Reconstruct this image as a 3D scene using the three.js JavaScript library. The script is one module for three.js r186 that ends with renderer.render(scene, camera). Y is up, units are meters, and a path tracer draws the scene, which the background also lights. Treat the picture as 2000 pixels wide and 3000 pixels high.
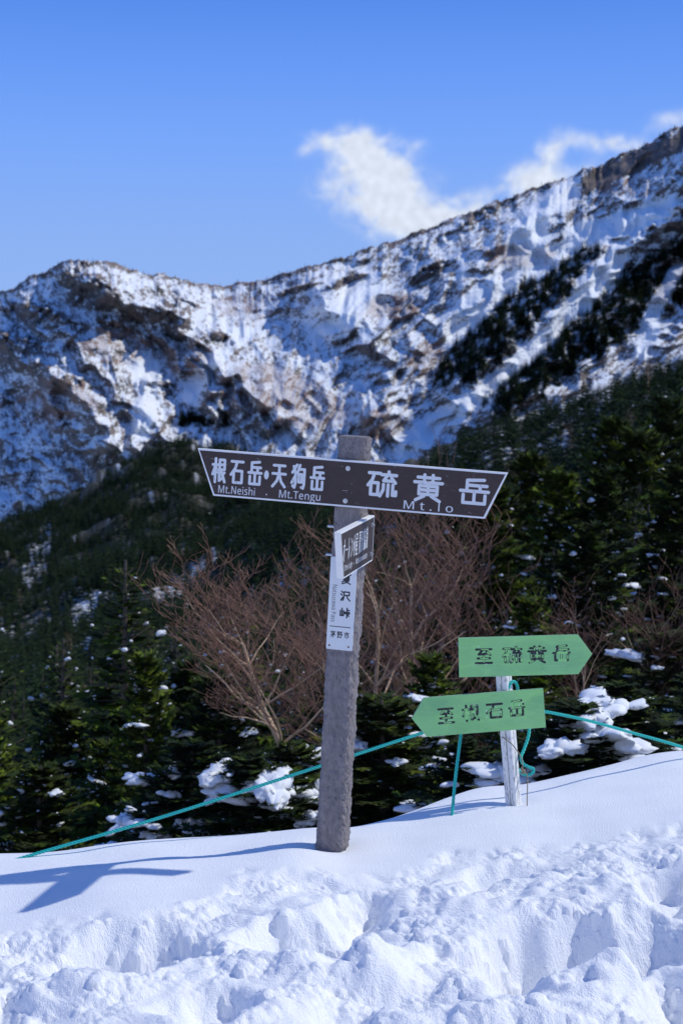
import * as THREE from 'three';
import { mergeGeometries, mergeVertices } from 'three/addons/utils/BufferGeometryUtils.js';
import { RoundedBoxGeometry } from 'three/addons/geometries/RoundedBoxGeometry.js';
import { createNoise2D, createNoise3D } from 'simplex-noise';

// ---------------------------------------------------------------- camera, sky, sun, exposure
const scene = new THREE.Scene();
const EYE = 1.779, PITCH = 4.6 * Math.PI / 180;
const camera = new THREE.PerspectiveCamera(38.0, 682 / 1024, 0.1, 6000);
camera.position.set(0, EYE, 0);
camera.rotation.set(-PITCH, 0, 0);
camera.focus = 5.7;
camera.userData.fStop = 5.2;
const SUN_AZ = -6, SUN_EL = 50;           // degrees: azimuth from +x towards the viewer, height above the horizon
const renderer = new THREE.WebGLRenderer({ antialias: true });
renderer.setSize(682, 1024);
renderer.toneMapping = THREE.LinearToneMapping;
renderer.toneMappingExposure = 1.0;
renderer.shadowMap.enabled = true;
const rad = (d) => d * Math.PI / 180;
const sunDir = new THREE.Vector3(Math.cos(rad(SUN_EL)) * Math.cos(rad(SUN_AZ)), Math.sin(rad(SUN_EL)), Math.cos(rad(SUN_EL)) * Math.sin(rad(SUN_AZ)));
const sun = new THREE.DirectionalLight(new THREE.Color().setRGB(1.0, 0.985, 0.90), 2.75);
sun.name = 'sun';
sun.position.copy(sunDir).multiplyScalar(60).add(new THREE.Vector3(0, 0, -6));
sun.target.position.set(0, 0, -6);
sun.castShadow = true;
sun.shadow.radius = 1.4;
sun.shadow.mapSize.set(4096, 4096);
Object.assign(sun.shadow.camera, { left: -40, right: 40, top: 40, bottom: -40, near: 1, far: 200 });
scene.add(sun, sun.target);

// ---------------------------------------------------------------- random numbers and noise, all seeded
function rngOf(seed) { let a = seed >>> 0; return () => { a = (a + 0x6d2b79f5) | 0; let t = Math.imul(a ^ (a >>> 15), 1 | a); t = (t + Math.imul(t ^ (t >>> 7), 61 | t)) ^ t; return ((t ^ (t >>> 14)) >>> 0) / 4294967296; }; }
const n2 = createNoise2D(rngOf(11)), n2b = createNoise2D(rngOf(29)), n3 = createNoise3D(rngOf(47));
const clamp = (x, a = 0, b = 1) => Math.min(b, Math.max(a, x));
const lerp = (a, b, t) => a + (b - a) * t;
const smooth = (a, b, x) => { const t = clamp((x - a) / (b - a)); return t * t * (3 - 2 * t); };
function fbm(x, y, oct = 4, gain = 0.5, f = n2) { let s = 0, a = 1, n = 0; for (let i = 0; i < oct; i++) { s += a * f(x, y); n += a; a *= gain; x = x * 2.03 + 7.1; y = y * 2.03 - 3.7; } return s / n; }
function ridged(x, y, oct = 4, gain = 0.5, f = n2) { let s = 0, a = 1, n = 0; for (let i = 0; i < oct; i++) { s += a * (1 - 2 * Math.abs(f(x, y))); n += a; a *= gain; x = x * 2.07 + 3.3; y = y * 2.07 + 1.9; } return s / n; }
function table(xs, ys, x) { if (x <= xs[0]) return ys[0]; for (let i = 1; i < xs.length; i++) if (x <= xs[i]) { const t = (x - xs[i - 1]) / (xs[i] - xs[i - 1]); return lerp(ys[i - 1], ys[i], t); } return ys[ys.length - 1]; }
function tableS(xs, ys, x) { if (x <= xs[0]) return ys[0]; for (let i = 1; i < xs.length; i++) if (x <= xs[i]) { let t = (x - xs[i - 1]) / (xs[i] - xs[i - 1]); t = t * t * (3 - 2 * t); return lerp(ys[i - 1], ys[i], t); } return ys[ys.length - 1]; }

// ---------------------------------------------------------------- sky: clear air, deeper overhead, and a few fair-weather clouds over the ridge
{
  const W = 4096, H = 2048, data = new Float32Array(W * H * 4);
  const els = [-90, -8, 0, 3, 6, 9.3, 12, 14.4, 18, 24, 40, 60, 90];
  const cols = [[0.40, 0.50, 0.66], [0.40, 0.50, 0.66], [0.33, 0.50, 0.88], [0.30, 0.475, 0.885], [0.258, 0.443, 0.905], [0.195, 0.395, 0.96], [0.14, 0.33, 0.92], [0.098, 0.27, 0.84], [0.082, 0.235, 0.76], [0.068, 0.20, 0.67], [0.052, 0.16, 0.55], [0.04, 0.125, 0.45], [0.036, 0.11, 0.40]];
  // clouds: azimuth (degrees right of the view axis), elevation, half sizes, tilt, weight
  const clouds = [
    [0.75, 8.9, 1.5, 0.9, 0, 0.95], [-0.6, 9.45, 1.0, 0.34, -14, 0.65], [-1.3, 9.15, 0.6, 0.3, 30, 0.45], [1.4, 8.0, 1.5, 1.2, -20, 1.05], [0.6, 9.6, 1.0, 0.5, -10, 0.6], [-0.6, 7.6, 1.0, 0.9, 10, 0.5], [1.7, 6.9, 1.7, 1.0, 0, 0.95], [2.9, 6.5, 1.8, 0.8, 15, 0.85], [2.3, 7.9, 1.1, 1.0, 0, 0.55], [3.9, 6.5, 1.5, 0.6, 25, 0.7], [3.95, 8.0, 0.35, 0.5, 75, 0.3], [2.9, 9.3, 0.7, 0.35, -10, 0.35],
    [5.2, 7.0, 0.55, 0.7, 0, 0.65], [7.0, 7.9, 1.3, 0.75, 25, 1.1], [7.9, 9.0, 0.75, 0.6, 50, 0.95], [9.0, 9.3, 1.3, 0.4, -24, 0.5], [10.6, 9.15, 1.3, 0.42, -14, 0.7], [8.6, 7.8, 1.5, 0.7, 20, 0.8], [12.3, 9.9, 1.3, 0.5, 10, 0.6],
    [38, 9, 5, 1.6, 5, 0.9], [41, 8, 6, 1.3, -5, 0.8], [75, 7, 7, 1.4, 4, 0.8], [118, 9, 5, 1.8, 0, 0.9], [160, 7, 8, 1.4, 3, 0.8], [-150, 9, 5, 1.7, 0, 0.9], [-112, 7, 7, 1.3, 4, 0.8], [-68, 8, 5, 1.5, -4, 0.9], [-40, 5, 6, 1.1, 2, 0.7],
  ].map(([a, e, ra, re, tilt, w]) => ({ a, e, ra, re, c: Math.cos(rad(tilt)), s: Math.sin(rad(tilt)), w }));
  const lit = [0.84, 0.90, 1.0];
  for (let row = 0; row < H; row++) {
    const el = ((row + 0.5) / H - 0.5) * 180, c = [0, 1, 2].map((k) => table(els, cols.map((x) => x[k]), el));
    const near = clouds.filter((k) => Math.abs(k.e - el) < 2.4 * Math.max(k.ra, k.re));
    for (let col = 0; col < W; col++) {
      const i = (row * W + col) * 4;
      let d = 0, az = 0;
      if (near.length) {
        az = ((col + 0.5) / W - 0.5) * 360 + 90;                       // 0 = straight ahead (-z), positive to the right
        if (az > 180) az -= 360;
        for (const k of near) {
          const x = az - k.a, y = el - k.e;
          if (Math.abs(x) > 2.6 * k.ra) continue;
          const u = (x * k.c + y * k.s) / k.ra, v = (-x * k.s + y * k.c) / k.re;
          d += k.w * Math.exp(-1.5 * (u * u + v * v));
        }
      }
      let a = 0, tone = 1;
      if (d > 0.03) {
        const wx = 0.35 * fbm(az * 0.7 + 5, el * 0.7, 3), wy = 0.35 * fbm(az * 0.7 - 9, el * 0.7 + 4, 3);
        const n = fbm(az * 0.75 + wx, el * 0.95 + wy, 6, 0.56), wisps = ridged(az * 0.5 + wx * 2, el * 0.8 + wy * 2, 4, 0.55);
        const dense = d * 1.2 + 0.60 * n * Math.min(1, d * 2.2) + 0.16 * wisps * Math.min(1, d * 2) - 0.26;
        a = clamp(smooth(-0.22, 1.45, dense) * 1.08);
        tone = 0.92 + 0.14 * fbm(az * 1.6 + 20, el * 1.6, 4);
      }
      for (let k = 0; k < 3; k++) data[i + k] = lerp(c[k], lit[k] * tone, Math.min(0.9, a));
      data[i + 3] = 1;
    }
  }
  const t = new THREE.DataTexture(data, W, H, THREE.RGBAFormat, THREE.FloatType);
  t.mapping = THREE.EquirectangularReflectionMapping;
  t.magFilter = t.minFilter = THREE.LinearFilter;
  t.needsUpdate = true;
  scene.background = t;
  scene.environment = t;
}

// ---------------------------------------------------------------- small helpers
const taken = new Map();
function numbered(name) { const n = taken.get(name) ?? 0; taken.set(name, n + 1); return n ? name + '_' + String(n).padStart(3, '0') : name; }
function mesh(name, geometry, material, parent) { const m = new THREE.Mesh(geometry, material); m.name = name; m.castShadow = m.receiveShadow = true; parent?.add(m); return m; }
function tag(o, label, category, group) { o.userData.label = label; o.userData.category = category; if (group) o.userData.group = group; return o; }
function structure(name, geometry, material) { const m = mesh(numbered(name), geometry, material, scene); m.userData.kind = 'structure'; return m; }
function thing(name, label, category, group) { const g = new THREE.Group(); g.name = numbered(name); scene.add(g); return tag(g, label, category, group); }
function copyOf(root, label, group) { const c = root.clone(); c.name = numbered(root.name.replace(/_\d{3}$/, '')); c.userData = { ...root.userData }; if (label) c.userData.label = label; if (group) c.userData.group = group; scene.add(c); return c; }
const lin = (r, g, b) => new THREE.Color().setRGB(r, g, b);
const std = (r, g, b, roughness = 0.8, more = {}) => new THREE.MeshStandardMaterial({ color: lin(r, g, b), roughness, ...more });
// a seamless grey noise tile used as fine relief
function grain(size, scale, oct, seed, sharp = 1) {
  const f = createNoise3D(rngOf(seed)), f2 = createNoise3D(rngOf(seed + 1)), d = new Uint8Array(size * size * 4);
  for (let y = 0; y < size; y++) for (let x = 0; x < size; x++) {
    const a = x / size * Math.PI * 2, b = y / size * Math.PI * 2;
    let s = 0, amp = 1, n = 0, k = scale;
    for (let o = 0; o < oct; o++) { s += amp * f(Math.cos(a) * k + f2(Math.sin(b) * k, 0, 1), Math.sin(a) * k + Math.cos(b) * k * 0.71, Math.sin(b) * k + Math.cos(b) * k * 0.71); n += amp; amp *= 0.6; k *= 2.1; }
    const v = clamp(0.5 + 0.5 * Math.sign(s) * Math.pow(Math.abs(s / n), sharp) * 1.2) * 255;
    const i = (y * size + x) * 4; d[i] = d[i + 1] = d[i + 2] = v; d[i + 3] = 255;
  }
  const t = new THREE.DataTexture(d, size, size); t.wrapS = t.wrapT = THREE.RepeatWrapping; t.magFilter = THREE.LinearFilter; t.minFilter = THREE.LinearMipmapLinearFilter; t.needsUpdate = true; return t;
}
const snowGrain = grain(512, 9, 4, 71);
const stoneGrain = grain(512, 7, 5, 91);
const rep = (t, x, y) => { const c = t.clone(); c.repeat.set(x, y); c.needsUpdate = true; return c; };
class Build {                                                           // collects loose triangles with vertex colours
  constructor() { this.p = []; this.c = []; }
  tri(a, b, c, col) { this.p.push(a[0], a[1], a[2], b[0], b[1], b[2], c[0], c[1], c[2]); for (let i = 0; i < 3; i++) this.c.push(col[0], col[1], col[2]); }
  quad(a, b, c, d, col) { this.tri(a, b, c, col); this.tri(a, c, d, col); }
  geometry(smoothed = false) {
    let g = new THREE.BufferGeometry();
    g.setAttribute('position', new THREE.Float32BufferAttribute(this.p, 3));
    g.setAttribute('color', new THREE.Float32BufferAttribute(this.c, 3));
    if (smoothed) g = mergeVertices(g, 1e-5);
    g.computeVertexNormals();
    return g;
  }
}
// a tapered limb between two points
const va = new THREE.Vector3(), vb = new THREE.Vector3(), vc = new THREE.Vector3();
function limb(B, p, q, r0, r1, sides, col) {
  va.set(q[0] - p[0], q[1] - p[1], q[2] - p[2]).normalize();
  vb.set(Math.abs(va.y) > 0.9 ? 1 : 0, Math.abs(va.y) > 0.9 ? 0 : 1, 0).cross(va).normalize();
  vc.crossVectors(va, vb);
  const ring = (c, r) => Array.from({ length: sides }, (_, i) => { const t = i / sides * 6.2832, x = Math.cos(t) * r, y = Math.sin(t) * r; return [c[0] + vb.x * x + vc.x * y, c[1] + vb.y * x + vc.y * y, c[2] + vb.z * x + vc.z * y]; });
  const a = ring(p, r0), b = ring(q, r1);
  for (let i = 0; i < sides; i++) { const j = (i + 1) % sides; B.quad(a[i], a[j], b[j], b[i], col); }
}

// ---------------------------------------------------------------- near ground: wind-packed snow bank with a trampled, churned strip in front
const TILT_S = Math.sin(PITCH), TILT_C = Math.cos(PITCH), F = 4356;
const latX = [-6, -3, -1.4, -0.6, 0, 0.72, 1.6, 3, 6], latY = [-0.60, -0.24, -0.088, -0.038, 0, 0.062, 0.15, 0.32, 0.7];
const creX = [-6, -3, -1.4, 0, 0.72, 1.6, 3, 6], creD = [5.8, 5.9, 5.98, 6.05, 6.5, 6.75, 7.4, 8.6];
function bank(x, D) {                                                   // packed surface, D = metres in front of the camera
  let h = tableS(latX, latY, x);
  const dc = tableS(creX, creD, x), e = Math.max(0, D - (dc - 0.13));
  h -= e < 0.45 ? 1.2 * e * e : 0.243 + (e - 0.45) * 1.08;
  h += 0.010 * n2(x * 0.9, D * 0.9) + 0.004 * n2(x * 2.6 + 4, D * 2.6);
  h += 0.042 * smooth(5.74, 5.54, D) * smooth(-1.6, -0.7, x) * smooth(0.05, -0.25, x);
  h -= 0.03 * smooth(5.2, 4.4, D);
  h -= 0.022 * Math.exp(-(((x + 0.036) / 0.10) ** 2 + ((D - 5.733) / 0.10) ** 2)) + 0.016 * Math.exp(-(((x - 0.722) / 0.07) ** 2 + ((D - 6.132) / 0.07) ** 2));   // melt hollows round the posts
  if (D < 1) { const b = 1 - D; h += b < 6 ? 0.055 * b * b : 1.98 + 0.66 * (b - 6); }      // the hillside goes on up behind the path
  return h;
}
// photograph-independent layout of the churned strip, in metres (x, D, half width, half depth, depth)
const groundAt = (u, v) => { let x = 0, D = 5, y = -0.05; for (let i = 0; i < 4; i++) { const t = (EYE - y) / ((v - 1500) / F * TILT_C + TILT_S); x = (u - 1000) / F * t; D = t * (TILT_C - (v - 1500) / F * TILT_S); y = bank(x, D); } return [x, D]; };
function spot(u, v, ru, rv, k) { const [x, D] = groundAt(u, v), D1 = groundAt(u, v - rv)[1], x1 = groundAt(u + ru, v)[0]; return [x, D, x1 - x, D1 - D, k]; }
const pits = [spot(380, 2762, 250, 60, 0.24), spot(895, 2725, 160, 54, 0.22), spot(1060, 2668, 80, 48, 0.12), spot(780, 2592, 130, 16, 0.04), spot(1470, 2540, 180, 30, 0.085), spot(1945, 2585, 105, 58, 0.12), spot(1640, 2770, 310, 90, 0.36), spot(1900, 2745, 160, 70, 0.26), spot(1965, 2915, 80, 85, 0.15), spot(600, 2940, 150, 50, 0.085), spot(30, 2935, 60, 70, 0.07), spot(170, 2765, 150, 40, 0.05), spot(1290, 2790, 70, 40, 0.05)];
const mounds = [spot(1110, 2850, 120, 60, 0.12), spot(1734, 2865, 130, 52, 0.17), spot(300, 2880, 260, 50, 0.055), spot(1360, 2885, 130, 34, 0.045), spot(900, 2830, 130, 50, 0.06), spot(1500, 2975, 320, 40, 0.05), spot(760, 2800, 160, 30, 0.04), spot(1230, 2680, 170, 45, 0.03), spot(1750, 2590, 190, 36, 0.045), spot(1990, 2700, 60, 34, 0.05), spot(120, 2870, 120, 40, 0.04), spot(1180, 2985, 180, 30, 0.05)];
const edgeX = [-1.3, -0.92, -0.7, -0.44, -0.40, -0.12, 0, 0.30, 0.36, 0.78, 1.05, 1.35], edgeD = [5.0, 5.0, 5.04, 5.12, 5.38, 5.40, 5.34, 5.42, 5.60, 5.54, 5.58, 5.60];
const churned = (x, D) => { const e = table(edgeX, edgeD, x) + 0.05 * n2(x * 6, D * 3) + 0.03 * n2b(x * 15, D * 9); return smooth(e + 0.03, e - 0.12, D); };
function snowAt(x, D) {
  let h = bank(x, D);
  const c = churned(x, D);
  if (c <= 0) return h;
  const wx = x + 0.05 * n2(x * 4, D * 4) + 0.012 * n2(x * 11, D * 11), wd = D + 0.06 * n2b(x * 4, D * 4) + 0.016 * n2b(x * 11, D * 11);
  let hole = 0, heap = 0;
  for (const [px, pd, rx, rd, k] of pits) { const r = Math.hypot((wx - px) / rx, (wd - pd) / rd); if (r < 1.25) hole = Math.max(hole, k * (k > 0.1 ? 1 - smooth(0.66, 1.06, r) : 1 - smooth(0.42, 1.12, r)) * (0.85 + 0.15 * r)); }
  for (const [px, pd, rx, rd, k] of mounds) { const r = Math.hypot((wx - px) / rx, (wd - pd) / rd); if (r < 1.6) heap = Math.max(heap, k * (1 - smooth(0.0, 1.45, r))); }
  const rough = (1 - 0.93 * smooth(0.02, 0.10, hole)) * (0.5 + 0.5 * smooth(-0.3, 0.5, n2(x * 2.2 + 9, D * 2.6)));
  const lump = 0.036 * n2(x * 2.4 + 2, D * 2.8) + 0.034 * (Math.abs(n2b(x * 4.5, D * 5.5)) - 0.3) + 0.010 * (Math.abs(n2(x * 11, D * 13)) - 0.3);
  return h + c * (heap - hole * 1.05 + lump * rough - 0.018);
}
const snowMat = new THREE.MeshPhysicalMaterial({ color: lin(0.925, 0.932, 0.94), roughness: 0.72, bumpMap: rep(snowGrain, 1, 1), bumpScale: 0.0034, specularIntensity: 0.35 });
let snowGround;
{
  const axis = (knots) => { const out = []; for (let i = 0; i + 1 < knots.length; i++) { const [a, step] = knots[i], b = knots[i + 1][0], n = Math.max(1, Math.round((b - a) / step)); for (let k = 0; k < n; k++) out.push(a + (b - a) * k / n); } out.push(knots[knots.length - 1][0]); return out; };
  const xs = axis([[-70, 10], [-9, 0.5], [-4, 0.2], [-2, 0.05], [-1.5, 0.02], [-1.28, 0.0062], [1.30, 0.02], [1.9, 0.06], [2.6, 0.2], [5, 0.5], [9, 10], [70, 1]]);
  const ds = axis([[-80, 8], [-6, 1], [1, 0.4], [3, 0.1], [3.7, 0.03], [4.05, 0.0062], [5.6, 0.014], [6.9, 0.03], [7.6, 0.1], [9.6, 1]]);
  const nx = xs.length, nd = ds.length, h = new Float32Array(nx * nd), base = new Float32Array(nx * nd);
  for (let j = 0; j < nd; j++) for (let i = 0; i < nx; i++) h[j * nx + i] = snowAt(xs[i], ds[j]);
  const stand = new Float32Array(nx * nd); for (let j = 0; j < nd; j++) for (let i = 0; i < nx; i++) stand[j * nx + i] = 1.25 + 0.75 * n2(xs[i] * 9, ds[j] * 9) + 0.35 * n2b(xs[i] * 26, ds[j] * 26);
  // loose snow slumps until no face is steeper than it can stand
  for (let pass = 0; pass < 70; pass++) for (let j = 1; j + 1 < nd; j++) {
    if (ds[j] < 4.05 || ds[j] > 5.75) continue;
    for (let i = 1; i + 1 < nx; i++) {
      if (xs[i] < -1.3 || xs[i] > 1.35) continue;
      const o = j * nx + i;
      for (const [q, run] of [[o + 1, xs[i + 1] - xs[i]], [o + nx, ds[j + 1] - ds[j]]]) { const most = run * stand[o], e = h[q] - h[o]; if (e > most) { const m = (e - most) * 0.42; h[q] -= m; h[o] += m; } else if (e < -most) { const m = (-e - most) * 0.42; h[q] += m; h[o] -= m; } }
    }
  }
  for (let pass = 0; pass < 6; pass++) for (let j = 1; j + 1 < nd; j++) for (let i = 1; i + 1 < nx; i++) if (ds[j] > 4.05 && ds[j] < 5.75 && xs[i] > -1.28 && xs[i] < 1.3) { const o = j * nx + i; h[o] = lerp(h[o], (h[o - 1] + h[o + 1] + h[o - nx] + h[o + nx]) / 4, 0.7); }
  for (let j = 0; j < nd; j++) for (let i = 0; i < nx; i++) { const x = xs[i], D = ds[j]; if (D < 4 || D > 5.8 || Math.abs(x) > 1.3) continue; const c = churned(x, D); if (c > 0) { const y = h[j * nx + i]; h[j * nx + i] += c * ((0.013 * (Math.abs(n3(x * 11, D * 12, y * 16)) - 0.3) + 0.0085 * (Math.abs(n3(x * 26 + 4, D * 28, y * 34)) - 0.3)) * smooth(-0.5, 0.6, n2b(x * 2.6, D * 3.0) + 0.5 * n2(x * 6, D * 7)) + 0.0034 * (Math.abs(n3(x * 60 + 4, D * 64, y * 70)) - 0.3) + 0.0012 * n3(x * 130, D * 130, y * 130)); } }
  const settled = h.slice();
  // loose clods: thousands of small rounded lumps kicked up along the strip
  const R = rngOf(5), at = (a, x) => { let lo = 0, hi = a.length - 1; while (lo < hi) { const m = (lo + hi) >> 1; if (a[m] < x) lo = m + 1; else hi = m; } return lo; };
  let placed = 0;
  for (let k = 0; k < 30000 && placed < 1000; k++) {
    const x = -1.25 + R() * 2.5, D = 4.02 + R() * 1.95, c = churned(x, D);
    let hole = 0, heap = 0;
    for (const [px, pd, rx, rd] of pits) { const r = Math.hypot((x - px) / rx, (D - pd) / rd); if (r < 0.8) hole = 1; if (r > 0.85 && r < 1.3) heap = Math.max(heap, 0.8); }
    for (const [px, pd, rx, rd] of mounds) if (Math.hypot((x - px) / rx, (D - pd) / rd) < 1.2) heap = 1;
    if (R() > c * (hole && !heap ? 0.05 : 0.25 + 0.75 * heap)) continue;
    placed++;
    const r = 0.005 + 0.028 * Math.pow(R(), 3.4), e = 0.7 + 0.6 * R(), tall = (0.35 + 0.4 * R()) * r, turn = R() * 3, cs = Math.cos(turn), sn = Math.sin(turn), h0 = settled[at(ds, D) * nx + at(xs, x)] - 0.25 * r;
    for (let j = at(ds, D - r * 1.3); j < nd && ds[j] < D + r * 1.3; j++) for (let i = at(xs, x - r * 1.3); i < nx && xs[i] < x + r * 1.3; i++) {
      const dx = xs[i] - x, dd = ds[j] - D, a = (dx * cs + dd * sn) / (r * e), b = (-dx * sn + dd * cs) / r, q = a * a + b * b + 0.25 * n2(xs[i] * 60, ds[j] * 60);
      if (q < 1) { const y = h0 + tall * Math.sqrt(1 - Math.max(0, q)), o = j * nx + i; if (y > h[o]) h[o] = lerp(h[o], y, 0.8); }
    }
  }
  const p = new Float32Array(nx * nd * 3), uv = new Float32Array(nx * nd * 2), idx = new Uint32Array((nx - 1) * (nd - 1) * 6);
  for (let j = 0; j < nd; j++) for (let i = 0; i < nx; i++) { const o = j * nx + i; p.set([xs[i], h[o], -ds[j]], o * 3); uv.set([xs[i] * 2.6, ds[j] * 2.6], o * 2); }
  let o = 0;
  for (let j = 0; j + 1 < nd; j++) for (let i = 0; i + 1 < nx; i++) { const a = j * nx + i; idx.set([a, a + 1, a + nx, a + 1, a + nx + 1, a + nx], o); o += 6; }
  const g = new THREE.BufferGeometry();
  g.setAttribute('position', new THREE.BufferAttribute(p, 3)); g.setAttribute('uv', new THREE.BufferAttribute(uv, 2)); g.setIndex(new THREE.BufferAttribute(idx, 1)); g.computeVertexNormals();
  snowGround = structure('snow_ground', g, snowMat);
}

// ---------------------------------------------------------------- valley side below the pass: forest floor under snow
// gradient tables: columns by bearing (tangent x 4356 + 1000), rows by distance; each value is a drop angle in the same units (1150 = level with the eye)
const vU = [-900, 0, 500, 1000, 1500, 2000, 2400, 2900], vD = [8, 12, 20, 35, 60, 110, 200, 320, 450, 640];
const vV = [[2620, 2720, 2650, 2500, 2380, 2200, 1980, 1800, 1660, 1580], [2620, 2700, 2620, 2480, 2350, 2170, 1950, 1760, 1620, 1540], [2600, 2660, 2560, 2430, 2300, 2080, 1830, 1620, 1450, 1310], [2560, 2600, 2490, 2310, 2090, 1800, 1560, 1450, 1420, 1410], [2430, 2400, 2270, 2080, 1840, 1520, 1260, 1260, 1300, 1340], [2330, 2280, 2150, 1910, 1610, 1260, 1120, 1180, 1220, 1240], [2300, 2200, 2030, 1760, 1430, 1110, 980, 1040, 1100, 1120], [2300, 2180, 2000, 1720, 1380, 1040, 900, 960, 1020, 1040]];
function valleyY(x, D) {
  const u = 1000 + F * x / D, l = Math.log(D), col = vV.map((r) => tableS(vD.map(Math.log), r, l));
  const v = tableS(vU, col, u);
  return EYE - D * (v - 1150) / F + 0.012 * D * (fbm(x * 0.05, D * 0.05, 3)) + 0.15 * n2(x * 0.5, D * 0.5);
}
const clearing = (u, v) => { for (const [cu, cv, ru, rv] of [[238, 1815, 36, 85], [262, 1755, 30, 36], [130, 1570, 20, 55], [105, 1640, 22, 48], [80, 1685, 20, 36], [470, 1742, 52, 20], [505, 1712, 34, 28], [560, 1664, 40, 18]]) if (((u - cu) / ru) ** 2 + ((v - cv) / rv) ** 2 < 1 + 0.7 * n2(u / 14, v / 14)) return true; return false; };
const treelineX = [-900, 0, 250, 430, 560, 700, 800, 900, 1000, 1170, 1350, 1540, 1750, 2000, 2400, 2900], treelineV = [1560, 1480, 1400, 1285, 1225, 1250, 1300, 1335, 1345, 1340, 1235, 1165, 1085, 1010, 900, 850];
function fan(q0, q1, nq, rows, height, colour, extra) {
  const nr = rows.length, p = new Float32Array((nq + 1) * nr * 3), uv = new Float32Array((nq + 1) * nr * 2), idx = [];
  for (let j = 0; j < nr; j++) for (let i = 0; i <= nq; i++) { const D = rows[j], x = lerp(q0, q1, i / nq) * D, o = j * (nq + 1) + i; p.set([x, height(x, D), -D], o * 3); uv.set([x, D], o * 2); }
  for (let j = 0; j + 1 < nr; j++) for (let i = 0; i < nq; i++) { const a = j * (nq + 1) + i; idx.push(a, a + 1, a + nq + 1, a + 1, a + nq + 2, a + nq + 1); }
  const g = new THREE.BufferGeometry(); g.setAttribute('position', new THREE.BufferAttribute(p, 3)); g.setAttribute('uv', new THREE.BufferAttribute(uv, 2)); g.setIndex(idx); g.computeVertexNormals(); return g;
}
{
  const rows = []; for (let D = 7.6; D < 660; D *= 1.028) rows.push(D);
  const g = fan(-0.5, 0.5, 420, rows, valleyY), p = g.attributes.position.array, C = new Float32Array(p.length);
  // snow patched with dwarf bamboo and needle litter under the trees
  for (let i = 0; i < p.length; i += 3) { const x = p[i], D = -p[i + 2], open = clearing(1000 + F * x / D, 1150 + (EYE - p[i + 1]) * F / D), m = open ? 0.5 * smooth(0.1, 0.6, n2(x * 0.9, D * 0.9)) : smooth(-0.35, 0.05, fbm(x * 0.35, D * 0.35, 3) + 0.3 * n2(x * 1.7, D * 1.7) + 0.45 * smooth(120, 350, D)); C.set([lerp(0.8, 0.065, m), lerp(0.82, 0.06, m), lerp(0.85, 0.042, m)], i); }
  g.setAttribute('color', new THREE.BufferAttribute(C, 3));
  structure('forest_floor', g, new THREE.MeshStandardMaterial({ vertexColors: true, roughness: 0.9 }));
}

// ---------------------------------------------------------------- the mountain: snow, rock bands and scrub, sculpted with real relief
const ridX = [-1100, -600, -300, 0, 60, 120, 180, 240, 330, 440, 520, 560, 620, 700, 800, 900, 1000, 1150, 1300, 1500, 1700, 1850, 2000, 2200, 2500, 2900], ridV = [1040, 985, 935, 868, 838, 806, 778, 765, 775, 803, 815, 834, 838, 836, 815, 790, 760, 714, 654, 580, 510, 450, 372, 290, 190, 120];
const mD0 = (u) => tableS([-900, 0, 600, 1100, 1500, 2000, 2900], [700, 690, 690, 650, 640, 650, 660], u), mD1 = (u) => tableS([-900, 0, 240, 600, 1000, 1500, 2000, 2900], [860, 840, 800, 850, 830, 830, 850, 870], u);
const spurs = [   // crest polylines (bearing, drop angle), reach, lift in metres towards the valley, share of the reach on the left side
  { pts: [[240, 765], [330, 860], [450, 900], [540, 960], [640, 1060], [760, 1180]], w: 190, a: 62, left: 0.55 },
  { pts: [[540, 830], [575, 930], [560, 1040], [640, 1180]], w: 150, a: 40, left: 0.5 },
  { pts: [[0, 1000], [120, 1080], [260, 1200], [330, 1300]], w: 170, a: 40, left: 0.6 },
  { pts: [[60, 840], [110, 940], [230, 1020], [420, 1230]], w: 130, a: 28, left: 0.6 },
  { pts: [[900, 800], [960, 900], [1060, 960], [1150, 1080], [1100, 1230]], w: 170, a: 34, left: 0.6 },
  { pts: [[1680, 530], [1560, 640], [1420, 740], [1280, 880], [1180, 1000]], w: 150, a: 34, left: 0.5 },
  { pts: [[1980, 640], [1800, 740], [1640, 860], [1480, 980], [1330, 1130]], w: 150, a: 44, left: 0.5 },
  { pts: [[2100, 780], [1900, 880], [1750, 960], [1600, 1060], [1450, 1200]], w: 130, a: 40, left: 0.5 },
];
function nearPolyline(pts, u, v) { let best = 1e9, side = 1; for (let i = 1; i < pts.length; i++) { const [ax, ay] = pts[i - 1], [bx, by] = pts[i], dx = bx - ax, dy = by - ay, l2 = dx * dx + dy * dy, t = clamp(((u - ax) * dx + (v - ay) * dy) / l2), d = Math.hypot(u - ax - dx * t, v - ay - dy * t); if (d < best) { best = d; side = Math.sign(dx * (v - ay) - dy * (u - ax)) || 1; } } return [best, side]; }
const chutes = [{ pts: [[1780, 780], [1560, 1030], [1380, 1170], [1180, 1320]], w: 30 }, { pts: [[1560, 690], [1480, 830], [1350, 950]], w: 42 }, { pts: [[1900, 620], [1760, 830], [1700, 900]], w: 30 }, { pts: [[1080, 860], [1010, 930], [940, 950]], w: 46 }, { pts: [[720, 980], [600, 1080], [560, 1160]], w: 20 }, { pts: [[1660, 560], [1560, 640], [1500, 720]], w: 26 }, { pts: [[1960, 620], [1700, 700], [1560, 800]], w: 34 }, { pts: [[430, 1080], [440, 1170], [420, 1240]], w: 34 }, { pts: [[1980, 790], [1900, 930], [1880, 1040]], w: 26 }];
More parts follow.
